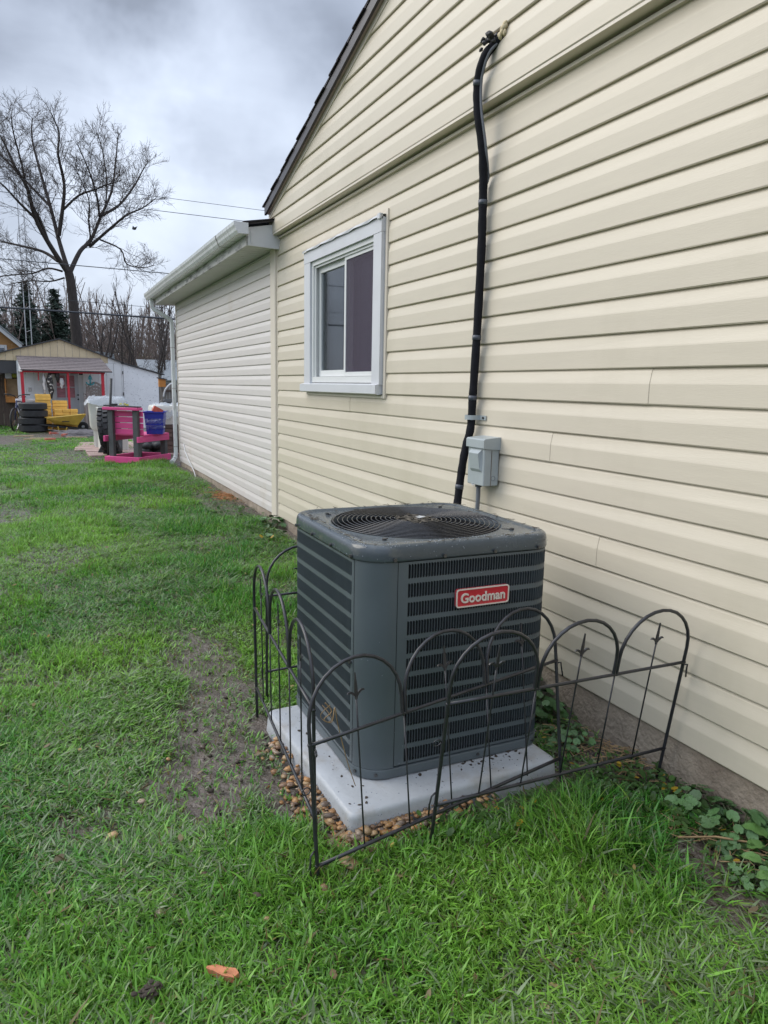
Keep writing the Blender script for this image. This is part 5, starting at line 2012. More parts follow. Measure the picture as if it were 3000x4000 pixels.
# ---- stacked pavers: each its own thing
pv = MB()
pv.bbox(-.105, .105, -.08, .08, 0, .072, .006)
pvo = pv.build('stacked_paver', M_PAVER_D, local=True)
ORD = ('bottom', 'second', 'third', 'fourth', 'fifth', 'sixth', 'top')
k = 0
zb_ = zg(.1, 13.2)
for lay in range(7):
    for c in range(2):
        q = pvo if k == 0 else pvo.copy()
        if k:
            COL.objects.link(q)
        tag(q, '%s dark brown paver of the %s column under the wrapped tub' % (ORD[lay], ('middle', 'right')[c]), 'paver', 'pavers stacked beside the downspout')
        q.location = (.075 + .217 * c + rgw.uniform(-.008, .008), 13.28 + rgw.uniform(-.01, .01), zb_ + .0755 * lay)
        q.rotation_euler = (0, 0, rgw.uniform(-.04, .04))
        k += 1
pt_ = MB()
pt_.bbox(-.055, .055, -.105, .105, 0, .072, .006)
pto = pt_.build('stacked_paver', M_PAVER_T, local=True)
for lay in range(7):
    q = pto if lay == 0 else pto.copy()
    if lay:
        COL.objects.link(q)
    tag(q, '%s tan paver of the left column under the wrapped tub' % ORD[lay], 'paver', 'tan pavers of the stack')
    q.location = (-.095 + rgw.uniform(-.006, .006), 13.30, zb_ + .0755 * lay)
# black bag under the chair front
bg = MB()
for i in range(10):
    bg.ico((-.23 + rgw.uniform(-.12, .12), 12.95 + rgw.uniform(-.08, .08), zg(-.2, 12.9) + rgw.uniform(.06, .2)), .10, (1.2, 1, .8), .2, rgw)
tag(bg.build('black_bag', M_BLACK, smooth='all'), 'black plastic bag on the ground under the seat of the pink chair', 'bag')
bw = MB()
bw.prism([(-1.05, 13.75, zg(-1, 13.7)), (-.93, 13.72, zg(-1, 13.7)), (-.93, 13.75, .30)], (0, .06, 0))
tag(bw.build('rubber_flap', M_RUB), 'triangular black rubber flap leaning by the foot of the off-road tyre', 'rubber flap')
# ---- patio stones
pav0 = MB()
pav0.bbox(-.145, .145, -.145, .145, -.03, .022, .006)
pvm = pav0.build('patio_stone', M_PAVE, local=True)
first = True
for i in range(-1, 5):
    for j in range(11):
        x, y = -1.08 + .30 * i + (.03 * j if i < 0 else 0), 13.15 + .30 * j
        if i == -1 and j < 4:
            continue
        q = pvm if first else pvm.copy()
        if not first:
            COL.objects.link(q)
        first = False
        tag(q, 'reddish patio stone, %s from the front in the %s row from the lawn' % (ORDN[j] if j else 'nearest', ORDN[i + 1] if i > -1 else 'outermost'), 'patio stone', 'patio stones')
        q.location = (x, y, zg(x, y) - .002 + rgw.uniform(-.006, .006))
        q.rotation_euler = (rgw.uniform(-.015, .015), rgw.uniform(-.015, .015), rgw.uniform(-.02, .02))
# ---- twig pile, bricks, scraps
M_TWIGS = mat('grey_dry_twigs', (0.22, 0.20, 0.20), .8, var=.3)
g_ = random.Random(31)
tp = MB()
for i in range(420):
    x, y = -1.03 + g_.gauss(0, .20), 18.95 + g_.gauss(0, .22)
    a = g_.uniform(-.5, .5)
    l = g_.uniform(.06, .18)
    z = zg(x, y) + g_.uniform(0, .10)
    tp.tube([(x - l * math.cos(a), y - l * math.sin(a), z + g_.uniform(-.03, .03)), (x + l * math.cos(a), y + l * math.sin(a), z + g_.uniform(-.03, .03))], .006, 3, cap=False)
stuff(tp.build('dry_twigs', M_TWIGS), 'low pile of grey dry stems before the shed door')
rb = MB()
rb.bbox(-.10, .10, -.045, .045, 0, .055, .003)
for k in range(3):
    rb.box(-.065 + .045 * k, -.045 + .045 * k, -.046, .0, .012, .045)
rbo = rb.build('cored_brick', M_REDBRICK, local=True)
for i, (x, y, a, lb) in enumerate(((-1.66, 19.2, .3, 'red cored brick nearest the tyre stack'), (-1.44, 18.66, 1.2, 'red cored brick standing end-on by the twig pile'), (-1.77, 17.0, .25, 'red cored brick lying alone at the lawn edge'))):
    q = rbo if i == 0 else rbo.copy()
    if i:
        COL.objects.link(q)
    tag(q, lb, 'brick', 'red cored bricks on the ground')
    q.location = (x, y, zg(x, y))
    q.rotation_euler = (0, 0, a)
for i, (x, y, a) in enumerate(((-2.07, 17.43, .3), (-1.95, 17.75, .1), (-2.3, 18.4, .5), (-1.2, 18.0, .2))):
    pk = MB()
    pk.box(-.22, .22, -.03, .03, 0, .02)
    q = pk.build('plank_scrap', M_PLANK, local=True)
    q.location = (x, y, zg(x, y) + .005)
    q.rotation_euler = (0, .03, a)
    tag(q, ['longest pale plank scrap at the edge of the lawn', 'pale plank scrap beside the longest one', 'pale plank scrap near the tyre stack', 'pale plank scrap before the twig pile'][i], 'plank', 'plank scraps on the bare ground')

# ---- four stacked car tyres
ty0 = MB()
torus_tyre(ty0, .325, .20, .178, 40, Matrix.Rotation(PI / 2, 4, 'X'))
tyo = ty0.build('car_tyre', M_RUB, local=True, smooth=True)
for i, lb in enumerate(('bottom black tyre of the stack of four', 'second black tyre from the bottom of the stack', 'third black tyre from the bottom of the stack', 'top black tyre of the stack of four')):
    q = tyo if i == 0 else tyo.copy()
    if i:
        COL.objects.link(q)
    tag(q, lb, 'tyre', 'tyres stacked by the shed')
    q.location = (-2.10 + (0, -.02, .02, .015)[i], 20.1, zg(-2.1, 20.1) + .09 + .181 * i)
# ---- stacks of yellow boards
def yboards(x0, x1, y0, y1, zs, ht, where, n_split=1):
    w = (x1 - x0) / n_split
    for s in range(n_split):
        for i in range(zs):
            mb = MB()
            mb.bbox(-w / 2 + .004, w / 2 - .004, -(y1 - y0) / 2, (y1 - y0) / 2, 0, ht - .006, .004)
            q = mb.build('yellow_board', M_YEL, local=True)
            q.location = ((x0 + w * (s + .5)) + rgw.uniform(-.008, .008), (y0 + y1) / 2 + rgw.uniform(-.01, .01), zg(x0, y0) + .01 + ht * i)
            nm = ORDN[i] if i < zs - 1 else 'top'
            sd = (('left', 'middle', 'right')[s] + ' pile of the ') if n_split == 3 else ''
            tag(q, '%s yellow board %s' % (nm, where.replace('the ', 'the ' + sd, 1)), 'board', 'yellow boards ' + where)
yboards(-2.03, -1.66, 20.65, 21.0, 12, .077, 'in the tallest stack behind the tyres')
yboards(-1.64, -1.27, 20.75, 21.05, 10, .077, 'in the middle stack behind the wheelbarrow')
yboards(-1.60, -1.04, 20.42, 20.66, 7, .080, 'in the low triple stack behind the wheelbarrow', 3)

# ---- wheelbarrow
wb = thing('wheelbarrow', 'yellow steel wheelbarrow with black handles before the shed', 'wheelbarrow', (-1.4, 20.1, zg(-1.4, 20.1)))
tr_ = MB()
top_ = [(-1.80, 19.72, .40), (-.88, 19.84, .50), (-.88, 20.32, .50), (-1.80, 20.42, .40)]
bot_ = [(-1.62, 19.86, .26), (-1.08, 19.92, .22), (-1.08, 20.24, .22), (-1.62, 20.30, .26)]
tr_.loft([top_, bot_], cap1=True)
tr_.loft([[(p[0] * 1.0, p[1], p[2] + .004) for p in top_], [(p[0] + (.03 if p[0] < -1.3 else -.03), p[1] + (.03 if p[1] < 20 else -.03), p[2] - .004) for p in top_], [(p[0] + (.03 if p[0] < -1.3 else -.03), p[1] + (.03 if p[1] < 20 else -.03), p[2] + .01) for p in bot_]], cap1=True)
tr_.build('tray', M_BARROW, wb)
for y in (19.84, 20.32):
    MB().tube([(-2.28, y, .27), (-1.7, y, .215), (-.84, y + (20.08 - y) * .55, .10)], .024, 6).build('handle', M_BLACK, wb)
    MB().tube([(-1.55, y, .20), (-1.52, y, .03), (-1.40, y, .03), (-1.34, y, .18)], .014, 6).build('leg', M_BARROW, wb)
wm = MB()
torus_tyre(wm, .13, .07, .08, 20, Matrix.Translation((-.95, 20.08, .13 + zg(-1, 20))))
wm.build('wheel', M_RUB, wb, smooth=True)
MB().box(-1.45, -1.28, 19.775, 19.79, .315, .335, Matrix.Rotation(.12, 3, 'X')).build('marking', M_BLACK, wb)
ldm = MB()
for i in range(8):
    ldm.box(-1.55 + .06 * i, -1.35 + .06 * i, 19.95, 20.1, .40, .42, Matrix.Rotation(rgw.uniform(-.4, .4), 3, 'Y'))
tag(ldm.build('scrap_wood', M_PLANK), 'broken wood scraps heaped in the yellow wheelbarrow', 'scrap wood')

# ---- the shed
shed = thing('shed', 'white shed with tan gable, red porch posts and a scuffed lean-to', 'shed', (-1.3, 22, zg(-1.3, 22)))
zb = zg(-1.3, 22) - .05
# tan gable boards
def gable_z(x):
    return 2.44 - (x + 1.35) * .361 if x > -1.35 else 2.44 + (x + 1.35) * .285
x = -3.6
while x < .22:
    x1 = min(x + .183, .23)
    mb = MB()
    bz = 1.845
    za, zb_2 = gable_z(x + .004), gable_z(x1 - .004)
    pts = [(x + .004, 22.0, bz), (x1 - .004, 22.0, bz), (x1 - .004, 22.0, max(bz + .002, zb_2))]
    if x < -1.35 < x1:
        pts.append((-1.35, 22.0, 2.44))
    pts.append((x + .004, 22.0, max(bz + .002, za)))
    mb.prism(pts, (0, .02, 0))
    mb.build('gable_board', M_TANB if x < -.19 else M_WBOARD, shed)
    x = x1
MB().box(-3.6, .22, 22.022, 22.04, 1.5, 1.86).build('wall_backing', M_DKEDGE, shed)
x = -2.44
while x < .26:
    x1 = min(x + .205, .27)
    if not (-1.52 < (x + x1) / 2 < -.90):
        MB().box(x + .0035, x1 - .0035, 22.0, 22.02, zb, 1.842).build('wall_board', M_WBOARD, shed)
    x = x1
sb_ = MB()
sb_.prism([(-2.44, 22.025, zb), (.24, 22.025, zb), (.24, 22.025, 1.84), (-1.35, 22.025, 2.41), (-2.44, 22.025, 2.10)], (0, 3.2, 0))
sb_.build('shed_body', M_WBOARD, shed)
rfz = MB()
rfz.prism([(-3.70, 21.93, 1.775), (-1.35, 21.93, 2.445), (.30, 21.93, 1.85), (.30, 21.93, 1.875), (-1.35, 21.93, 2.475), (-3.70, 21.93, 1.80)], (0, 3.4, 0))
rfz.build('roof', M_DKEDGE, shed)
lt = MB()
lt.prism([(.275, 21.985, zb), (1.235, 21.985, zb), (1.235, 21.985, 1.585), (.275, 21.985, 1.835)], (0, .03, 0))
lt.build('lean_to_panel', M_SCUFF, shed)
l2 = MB()
l2.prism([(.275, 22.02, zb), (1.28, 22.02, zb), (1.28, 22.02, 1.575), (.275, 22.02, 1.83)], (0, 2.6, 0))
l2.build('lean_to_body', M_WBOARD, shed)
MB().bbox(1.24, 1.31, 21.97, 22.03, zb, 1.57, .004).build('lean_to_post', M_GREYWOOD, shed)
l3 = MB()
l3.prism([(.24, 21.93, 1.855), (1.40, 21.93, 1.555), (1.40, 21.93, 1.585), (.24, 21.93, 1.885)], (0, 2.8, 0))
l3.build('lean_to_roof', M_DKEDGE, shed)
for z in (1.55, .95):
    MB().box(.245, .275, 21.975, 21.984, z, z + .09).build('hinge', M_DKEDGE, shed)
# porch roof with shingle courses
pr0, pr1 = (22.0, 1.975), (20.88, 1.60)
nsh = 9
for i in range(nsh):
    f0, f1 = i / nsh, (i + 1.12) / nsh
    ya, yb_ = pr0[0] + (pr1[0] - pr0[0]) * f0, pr0[0] + (pr1[0] - pr0[0]) * min(1.02, f1)
    za, zb_3 = pr0[1] + (pr1[1] - pr0[1]) * f0, pr0[1] + (pr1[1] - pr0[1]) * min(1.02, f1)
    xl0, xr0 = -2.44 + .13 * f0, -.32 + .19 * f0
    xl1, xr1 = -2.44 + .13 * f1, -.32 + .19 * min(1.02, f1)
    mb = MB()
    mb.add([(xl0, ya, za), (xr0, ya, za), (xr1, yb_, zb_3 + .016), (xl1, yb_, zb_3 + .016), (xl0, ya, za - .012), (xr0, ya, za - .012), (xr1, yb_, zb_3), (xl1, yb_, zb_3)],
           [(0, 3, 2, 1), (4, 5, 6, 7), (2, 3, 7, 6), (0, 4, 7, 3), (1, 2, 6, 5)])
    mb.build('porch_shingle_row', M_PSHING, shed)
MB().box(-2.33, -.12, 20.87, 20.89, 1.572, 1.60).build('porch_edge', M_DKEDGE, shed)
MB().box(-2.30, -.30, 20.95, 21.0, 1.53, 1.572).build('porch_beam', M_REDP, shed)
for x, w in ((-2.30, .075), (-1.215, .055), (-.36, .075)):
    MB().bbox(x - w / 2, x + w / 2, 20.955, 21.02, zb, 1.53, .003).build('porch_post', M_REDP, shed)
pg = MB()
pg.prism([(-2.42, 21.98, 1.95), (-2.30, 20.92, 1.57), (-2.30, 20.92, 1.55), (-2.42, 21.98, 1.55)], (.015, 0, 0))
pg.build('porch_cheek', M_WBOARD, shed)
# door
dr_ = MB()
dr_.box(-1.49, -.93, 21.975, 21.998, zb, 1.53)
door = dr_.build('door', M_DOOR, shed)
MB().box(-1.48, -1.02, 21.969, 21.974, .87, 1.50).build('door_curtain', M_PINKCUR, door)
dw = MB()
for z in (.86, 1.16, 1.49):
    dw.box(-1.50, -1.0, 21.955, 21.968, z - .012, z + .012)
for x in (-1.49, -1.25, -1.01):
    dw.box(x - .012, x + .012, 21.950, 21.968, .85, 1.50)
dw.build('window_bars', M_DOOR, door)
for z in (.95, .83):
    MB().ico((-.945, 21.95, z), .026).build('knob', M_BLACK, door, smooth='all')
for k in range(2):
    MB().box(-1.46 + .26 * k, -1.26 + .26 * k, 21.969, 21.974, .25, .72).build('door_panel', M_DOOR, door)
MB().box(-.925, -.90, 21.96, 21.999, zb, 1.55).build('door_frame', M_WBOARD, shed)
ob = MB()
ob.box(-2.19, -2.12, 21.975, 21.999, 1.03, 1.13)
ob.build('outlet_box', M_CHROME, shed)
# things hanging under the porch
def hanger(name, label, m, x, z0, z1, w, seed, cat='hanging cloth'):
    g = random.Random(seed)
    mb = MB()
    rings = []
    for i in range(8):
        f = i / 7
        z = z1 + (z0 - z1) * f
        ww = w * (.35 + .65 * math.sin(PI * min(1, f * 1.1)))
        rings.append([(x + g.uniform(-.02, .02) + ww * math.cos(a), 21.05 + ww * .5 * math.sin(a), z) for a in [2 * PI * k / 8 for k in range(8)]])
    mb.loft(rings, True, True)
    return tag(mb.build(name, m, smooth='all'), label, cat, 'things hanging under the porch')
hanger('hanging_cloth', 'black and white patterned cloth hanging from the porch beam', M_PATTERN, -1.65, .86, 1.57, .085, 1)
hanger('hanging_cloth', 'dark cord bundle hanging from the porch beam before the door', M_BLACK, -1.47, 1.28, 1.57, .05, 2)
hanger('hanging_cloth', 'pale string net hanging from the porch beam beside the patterned cloth', M_WHITEC, -1.80, .98, 1.57, .035, 3)
hanger('hanging_cloth', 'small white rag hanging from the cord bundle', M_WHITEC, -1.37, 1.12, 1.40, .05, 4)
MB().tube([(-1.95, 21.02, 1.53), (-1.95, 21.02, 1.36)], .012, 5)
rr_ = MB()
rr_.tube([(-1.92, 21.03, 1.53), (-1.92, 21.03, 1.33)], .014, 5)
tag(rr_.build('red_tag', M_REDP), 'small red strip hanging from the porch beam', 'tag', 'things hanging under the porch')
an = MB()
ay = 21.05
an.tube([(-.67, ay, 1.50), (-.67, ay, 1.22)], .018, 6)
an.tube([(-.67 + .035 * math.cos(a), ay, 1.43 + .035 * math.sin(a)) for a in [2 * PI * k / 12 for k in range(13)]], .012, 5)
an.tube([(-.77, ay, 1.31), (-.74, ay, 1.26), (-.67, ay, 1.235), (-.60, ay, 1.26), (-.57, ay, 1.31)], .018, 6)
an.tube([(-.73, ay, 1.39), (-.61, ay, 1.39)], .012, 5)
tag(an.build('anchor_ornament', M_TEAL, smooth='all'), 'small teal anchor ornament hanging under the porch roof', 'ornament')
# stacked plastic chairs
g2 = random.Random(2)
pc = thing('plastic_chair', 'taupe plastic garden chair, topmost of the stack by the shed door', 'chair', (-.56, 21.45, zg(-.5, 21.4)), R(-12), 'stacked plastic chairs')
def chair_part(name, mb):
    return mb.build(name, M_CHAIRP, pc, local=True, smooth=True)
for k in range(7):
    a = (k - 3) * .042
    sl_ = MB()
    sl_.tube([(a * 1.0, .16, .86), (a * 1.6, .20, 1.02), (a * 1.9, .24, 1.20)], .012, 5, flat=.6)
    chair_part('back_slat', sl_)
bf_ = MB()
bf_.tube([(-.22, .16, .80)] + [(-.215 * math.cos(PI * k / 12), .16 + .08 * math.sin(PI * k / 12), .95 + .28 * math.sin(PI * k / 12)) for k in range(13)] + [(.22, .16, .80)], .028, 6, flat=.6)
chair_part('back_frame', bf_)
sp_ = MB()
sp_.bbox(-.20, .20, -.20, .17, .74, .77, .01)
chair_part('seat', sp_)
for sx in (-1, 1):
    ar = MB()
    ar.tube([(sx * .22, .15, .92), (sx * .235, -.10, .93), (sx * .225, -.20, .88), (sx * .215, -.20, .3)], .024, 6, flat=.7)
    chair_part('armrest', ar)
    for sy in (-.2, .16):
        lg = MB()
        lg.tube([(sx * .20, sy, .76), (sx * .225, sy * 1.1, .0)], [.04, .03], 6)
        chair_part('leg', lg)
for k in range(3):
    lowc = copy_tree(pc)
    lowc.location = (pc.location.x + .004 * (k + 1), pc.location.y - .015 * (k + 1), pc.location.z - .085 * (k + 1))
    lowc['label'] = ('taupe plastic chair second from the top of the stack by the shed door', 'taupe plastic chair third from the top of the stack by the shed door', 'bottom taupe plastic chair of the stack by the shed door')[k]
pc.location.z += .02
# ---- left fence boards, cabinet, crates
fe = thing('board_fence', 'dark brown vertical board fence left of the shed', 'fence', (-4, 22.6, 0))
x = -9.0
while x < -2.47:
    h_ = 1.56 + rgw.uniform(-.015, .015)
    MB().box(x, x + .135, 22.58, 22.605, zg(x, 22.6) - .1, h_).build('fence_board', M_DKWOOD, fe)
    x += .14
for z in (.4, 1.25):
    MB().box(-9, -2.46, 22.607, 22.65, z, z + .08).build('fence_rail', M_DKWOOD, fe)
cb = thing('orange_cabinet', 'orange wooden cabinet hung on the dark fence by the shed', 'cabinet', (-2.58, 22.4, .72))
MB().box(-2.76, -2.42, 22.30, 22.57, .72, .735).build('shelf', M_ORWOOD, cb)
MB().box(-2.76, -2.73, 22.30, 22.57, .736, 1.36).build('side_panel', M_ORWOOD, cb)
MB().box(-2.45, -2.42, 22.30, 22.57, .736, 1.36).build('side_panel', M_ORWOOD, cb)
MB().box(-2.729, -2.451, 22.54, 22.57, .736, 1.36).build('back_panel', M_PLANK, cb)
MB().box(-2.729, -2.451, 22.30, 22.32, .736, .88).build('front_panel', M_ORWOOD, cb)
q = MB().bbox(-2.74, -2.42, 22.28, 22.575, 1.56, 1.77, .006).build('black_crate', M_BLACK)
tag(q, 'black crate on top of the dark fence under the shed eave', 'crate')
q = MB().bbox(-2.55, -2.46, 22.20, 22.27, 1.565, 1.68, .02).build('pink_bottle', mat('pink_plastic', (.55, .12, .45), .4))
tag(q, 'small bright pink bottle before the black crate', 'bottle')
q = MB().bbox(-2.74, -2.58, 22.36, 22.54, 1.362, 1.555, .01).build('white_box', M_WHITEC)
tag(q, 'white box on top of the orange cabinet', 'box')
q = MB().ico((-2.51, 22.45, 1.455), .09, (1, 1, 1), .1, rgw).build('yellow_bag', mat('lime_bag', (.42, .42, .06), .5), smooth='all')
tag(q, 'yellow-green bag beside the white box on the orange cabinet', 'bag')
# ---- bicycle behind the tyres
bi = thing('bicycle', 'bicycle with black handlebars parked between tyre stack and shed', 'bicycle', (-2.5, 20.9, zg(-2.5, 20.9)))
def wheel(cx, cy):
    mb = MB()
    d = Vector((.30, .95, 0)).normalized()
    ring = [Vector((cx, cy, .33)) + d * (.29 * math.cos(2 * PI * k / 28)) + Vector((0, 0, .29 * math.sin(2 * PI * k / 28))) for k in range(29)]
    mb.tube(ring, .022, 6)
    w = mb.build('wheel', M_RUB, bi, smooth='all')
    sp = MB()
    for k in range(0, 28, 2):
        sp.tube([Vector((cx, cy, .33)), ring[k]], .003, 3)
    rim = [Vector((cx, cy, .33)) + d * (.265 * math.cos(2 * PI * k / 28)) + Vector((0, 0, .265 * math.sin(2 * PI * k / 28))) for k in range(29)]
    sp.tube(rim, .010, 5)
    sp.build('rim', M_CHROME, w)
wheel(-2.52, 20.55)
wheel(-2.20, 21.55)
bfz = MB()
bfz.tube([(-2.52, 20.55, .33), (-2.46, 20.72, .80), (-2.30, 21.2, .75), (-2.34, 21.1, .30), (-2.45, 20.75, .70)], .018, 6)
bfz.tube([(-2.34, 21.1, .30), (-2.20, 21.55, .33), (-2.30, 21.2, .75), (-2.29, 21.22, .88)], .016, 6)
bfz.build('frame', mat('navy_paint', (.02, .03, .09), .4), bi, smooth='all')
MB().tube([(-2.72, 20.62, .97), (-2.60, 20.66, .965), (-2.50, 20.72, .93), (-2.46, 20.74, .86), (-2.40, 20.74, .93), (-2.28, 20.78, .965), (-2.14, 20.76, .96)], .014, 6).build('handlebar', M_BLACK, bi, smooth='all')
MB().bbox(-2.36, -2.24, 21.1, 21.35, .88, .92, .02).build('saddle', M_BLACK, bi)
q = thing('side_table', 'low pale grey plastic table between tyres and porch post', 'table', (-2.25, 21.4, zg(-2.2, 21.4)))
MB().bbox(-2.50, -2.03, 21.2, 21.6, .78, .84, .01).build('tabletop', M_WBOARD, q)
for x in (-2.46, -2.09):
    for y in (21.24, 21.54):
        MB().box(x, x + .04, y, y + .04, .0, .779).build('leg', M_WBOARD, q)
# ================================================================ BEYOND THE YARD
M_BARK = mat('dark_bark', (0.040, 0.032, 0.030), .9, var=.35, vs=10, bump=.5, bs=30, stretch=(3, 3, .6))
M_TWIG = mat('grey_brown_twig', (0.060, 0.048, 0.044), .9, var=.25)
M_TWIGB = mat('red_brown_twig', (0.150, 0.115, 0.100), .9, var=.3)
M_NEEDLE = mat('spruce_needles', (0.028, 0.048, 0.034), .7, var=.4, vs=3)
M_BRICKN = mat('orange_house_brick', (0.36, 0.19, 0.07), .8, var=.18, vs=14, stretch=(1, 1, 4))
M_ROOFG = mat('grey_roof', (0.25, 0.27, 0.29), .8, var=.12, vs=10)
M_WALLW = mat('white_far_wall', (0.55, 0.56, 0.58), .6, var=.05)
M_WIREC = mat('wire_cable', (0.03, 0.035, 0.045), .5)
M_BUD = tint_mat('bud_leaves', .7)

class Tubes:
    """many thin tubes gathered with numpy"""
    def __init__(s):
        s.v, s.f, s.k = [], [], 0
    def add(s, pts, r, n):
        pts = np.asarray(pts, float)
        m = len(pts)
        t = np.gradient(pts, axis=0)
        t /= np.linalg.norm(t, axis=1)[:, None] + 1e-9
        ref = np.array([0.31, 0.83, 0.46])
        u = np.cross(t, ref)
        u /= np.linalg.norm(u, axis=1)[:, None] + 1e-9
        w = np.cross(t, u)
        an = 2 * PI * np.arange(n) / n
        ring = pts[:, None, :] + (u[:, None, :] * np.cos(an)[None, :, None] + w[:, None, :] * np.sin(an)[None, :, None]) * np.asarray(r)[:, None, None]
        s.v.append(ring.reshape(-1, 3))
        i = np.arange(m - 1)[:, None] * n
        j = np.arange(n)[None, :]
        j2 = (j + 1) % n
        q = np.stack([i + j, i + j2, i + n + j2, i + n + j], -1).reshape(-1, 4) + s.k
        s.f.append(q)
        s.k += m * n
    def build(s, name, m, parent=None, org=(0, 0, 0)):
        v = np.concatenate(s.v) - np.asarray(org, float)
        return np_mesh(name, v, np.concatenate(s.f), m, parent, smooth=True)

def sprout(tb, g, p, d, length, r, level, nside, up=.25, bend=.25):
    """a twig that wanders upward and splits"""
    n = 4 if level > 0 else 3
    pts = [np.array(p, float)]
    d = np.array(d, float)
    for i in range(n):
        d = d + g.normal(0, bend * .5, 3) + np.array([0, 0, up * .25])
        d /= np.linalg.norm(d)
        pts.append(pts[-1] + d * length / n)
    rad = np.linspace(r, r * (.45 if level > 0 else .35), n + 1)
    tb.add(pts, rad, 3 if r < .02 else 5)
    if level > 0:
        for k in range(nside):
            f = .25 + .75 * (k + g.random() * .8) / nside
            i = min(n - 1, int(f * n))
            q = pts[i] + (pts[i + 1] - pts[i]) * (f * n - i)
            a = np.cross(d, g.normal(0, 1, 3))
            a /= np.linalg.norm(a) + 1e-9
            ang = g.uniform(.45, .95)
            nd = (pts[i + 1] - pts[i]) / (length / n) * math.cos(ang) + a * math.sin(ang)
            sprout(tb, g, q, nd, length * g.uniform(.38, .62), max(.0055, r * .5), level - 1, nside, up, bend)

# ---- the big bare tree behind the shed (limbs at their real places)
TX = lambda a, b, dy=0.0: (-.60 + (.25 * a - 146) / 57.3 * (1 + dy / 34), 32.0 + dy, 1.30 + (822 - (221 + .25 * b)) / 57.3 * (1 + dy / 34))
bt_ = thing('bare_tree', 'tall wide bare tree with dark forked trunk behind the shed', 'tree', (-.6, 32, 0))
gt = np.random.default_rng(19)
def limb_path(pts):
    P_ = [Vector(TX(*p)) for p in pts]
    return [tuple(q) for q in smooth_path(P_, 4)]
trunk = [(634, 2380, 0), (620, 1960, 0), (608, 1700, 0), (598, 1520, 0), (584, 1430, 0)]
tk = Tubes()
tp_ = np.array(limb_path(trunk))
tk.add(tp_, np.linspace(.22, .165, len(tp_)), 10)
tk.build('trunk', M_BARK, bt_, (-.6, 32, 0))
LIMBS = [
    ([(578, 1440, 0), (430, 1200, -.5), (330, 1000, -1), (275, 760, -1.4), (190, 600, -1.6), (120, 430, -1.8), (50, 290, -2)], .15),
    ([(583, 1425, 0), (525, 1180, .4), (470, 880, .8), (400, 560, 1.2), (362, 330, 1.5), (375, 170, 1.7)], .14),
    ([(522, 1120, .4), (565, 880, .2), (585, 680, 0), (545, 440, -.4), (560, 260, -.6), (500, 110, -.9)], .12),
    ([(590, 1440, 0), (690, 1240, .3), (790, 1130, .6), (880, 930, .9), (990, 690, 1.2), (1040, 420, 1.4), (1070, 200, 1.6)], .14),
    ([(775, 1190, .6), (980, 990, 0), (1100, 880, -.4), (1240, 800, -.8), (1360, 700, -1)], .09),
    ([(885, 910, .9), (1050, 800, 1.3), (1190, 620, 1.6), (1270, 480, 1.9), (1330, 380, 2)], .09),
    ([(575, 890, .2), (700, 760, -.3), (840, 690, -.8), (930, 640, -1.2), (1050, 590, -1.5)], .07),
    ([(500, 1340, 0), (390, 1270, .6), (210, 1235, 1.1), (60, 1210, 1.6), (-90, 1170, 2)], .10),
    ([(875, 920, .9), (860, 770, .4), (815, 600, 0), (760, 460, -.5), (700, 330, -.8)], .07),
    ([(530, 1425, 0), (410, 1410, -.6), (280, 1465, -1), (120, 1490, -1.4), (-60, 1530, -1.8)], .06),
    ([(870, 1120, .6), (1050, 1185, 1.2), (1100, 1310, 1.5), (1250, 1330, 1.8), (1350, 1300, 2)], .05),
    ([(330, 1000, -1), (200, 880, -1.5), (60, 740, -2), (-90, 690, -2.4)], .08),
    ([(470, 880, .8), (290, 690, 1.4), (130, 520, 1.8), (0, 420, 2.2)], .08),
    ([(430, 1200, -.5), (370, 1020, -.9), (290, 840, -1.2), (240, 560, -1.6), (190, 330, -1.9), (180, 190, -2)], .09),
    ([(790, 1130, .6), (775, 960, .2), (780, 780, -.2), (690, 560, -.6)], .05),
    ([(930, 840, 1.0), (950, 600, .8), (920, 350, .4), (880, 210, .1)], .05),
    ([(545, 1480, 0), (430, 1520, .3), (250, 1530, .7), (80, 1580, 1.2)], .05),
]
tw_ = Tubes()
for pts, r0 in LIMBS:
    lp = np.array(limb_path(pts))
    lb = Tubes()
    lb.add(lp, np.linspace(r0 * .70, max(.015, r0 * .13), len(lp)), 7)
    lb.build('limb', M_BARK, bt_, (-.6, 32, 0))
    seg = np.linalg.norm(np.diff(lp, axis=0), axis=1)
    tot = seg.sum()
    nb = int(tot * 6.8)
    for k in range(nb):
        f = .22 + .78 * (k + gt.random()) / nb
        i = min(len(lp) - 2, int(f * (len(lp) - 1)))
        d = lp[i + 1] - lp[i]
        d /= np.linalg.norm(d)
        a = np.cross(d, gt.normal(0, 1, 3))
        a /= np.linalg.norm(a)
        ang = gt.uniform(.4, .95)
        L = gt.uniform(.6, 1.45) * (1.1 - .45 * f)
        sprout(tw_, gt, lp[i], d * math.cos(ang) + a * math.sin(ang), L, .0125 * (1.2 - .5 * f), 2, 5, .26, .34)
    sprout(tw_, gt, lp[-1], lp[-1] - lp[-2], .7, .014, 2, 4, .3, .3)
stuff(tw_.build('twigs', M_TWIG, bt_, (-.6, 32, 0)))

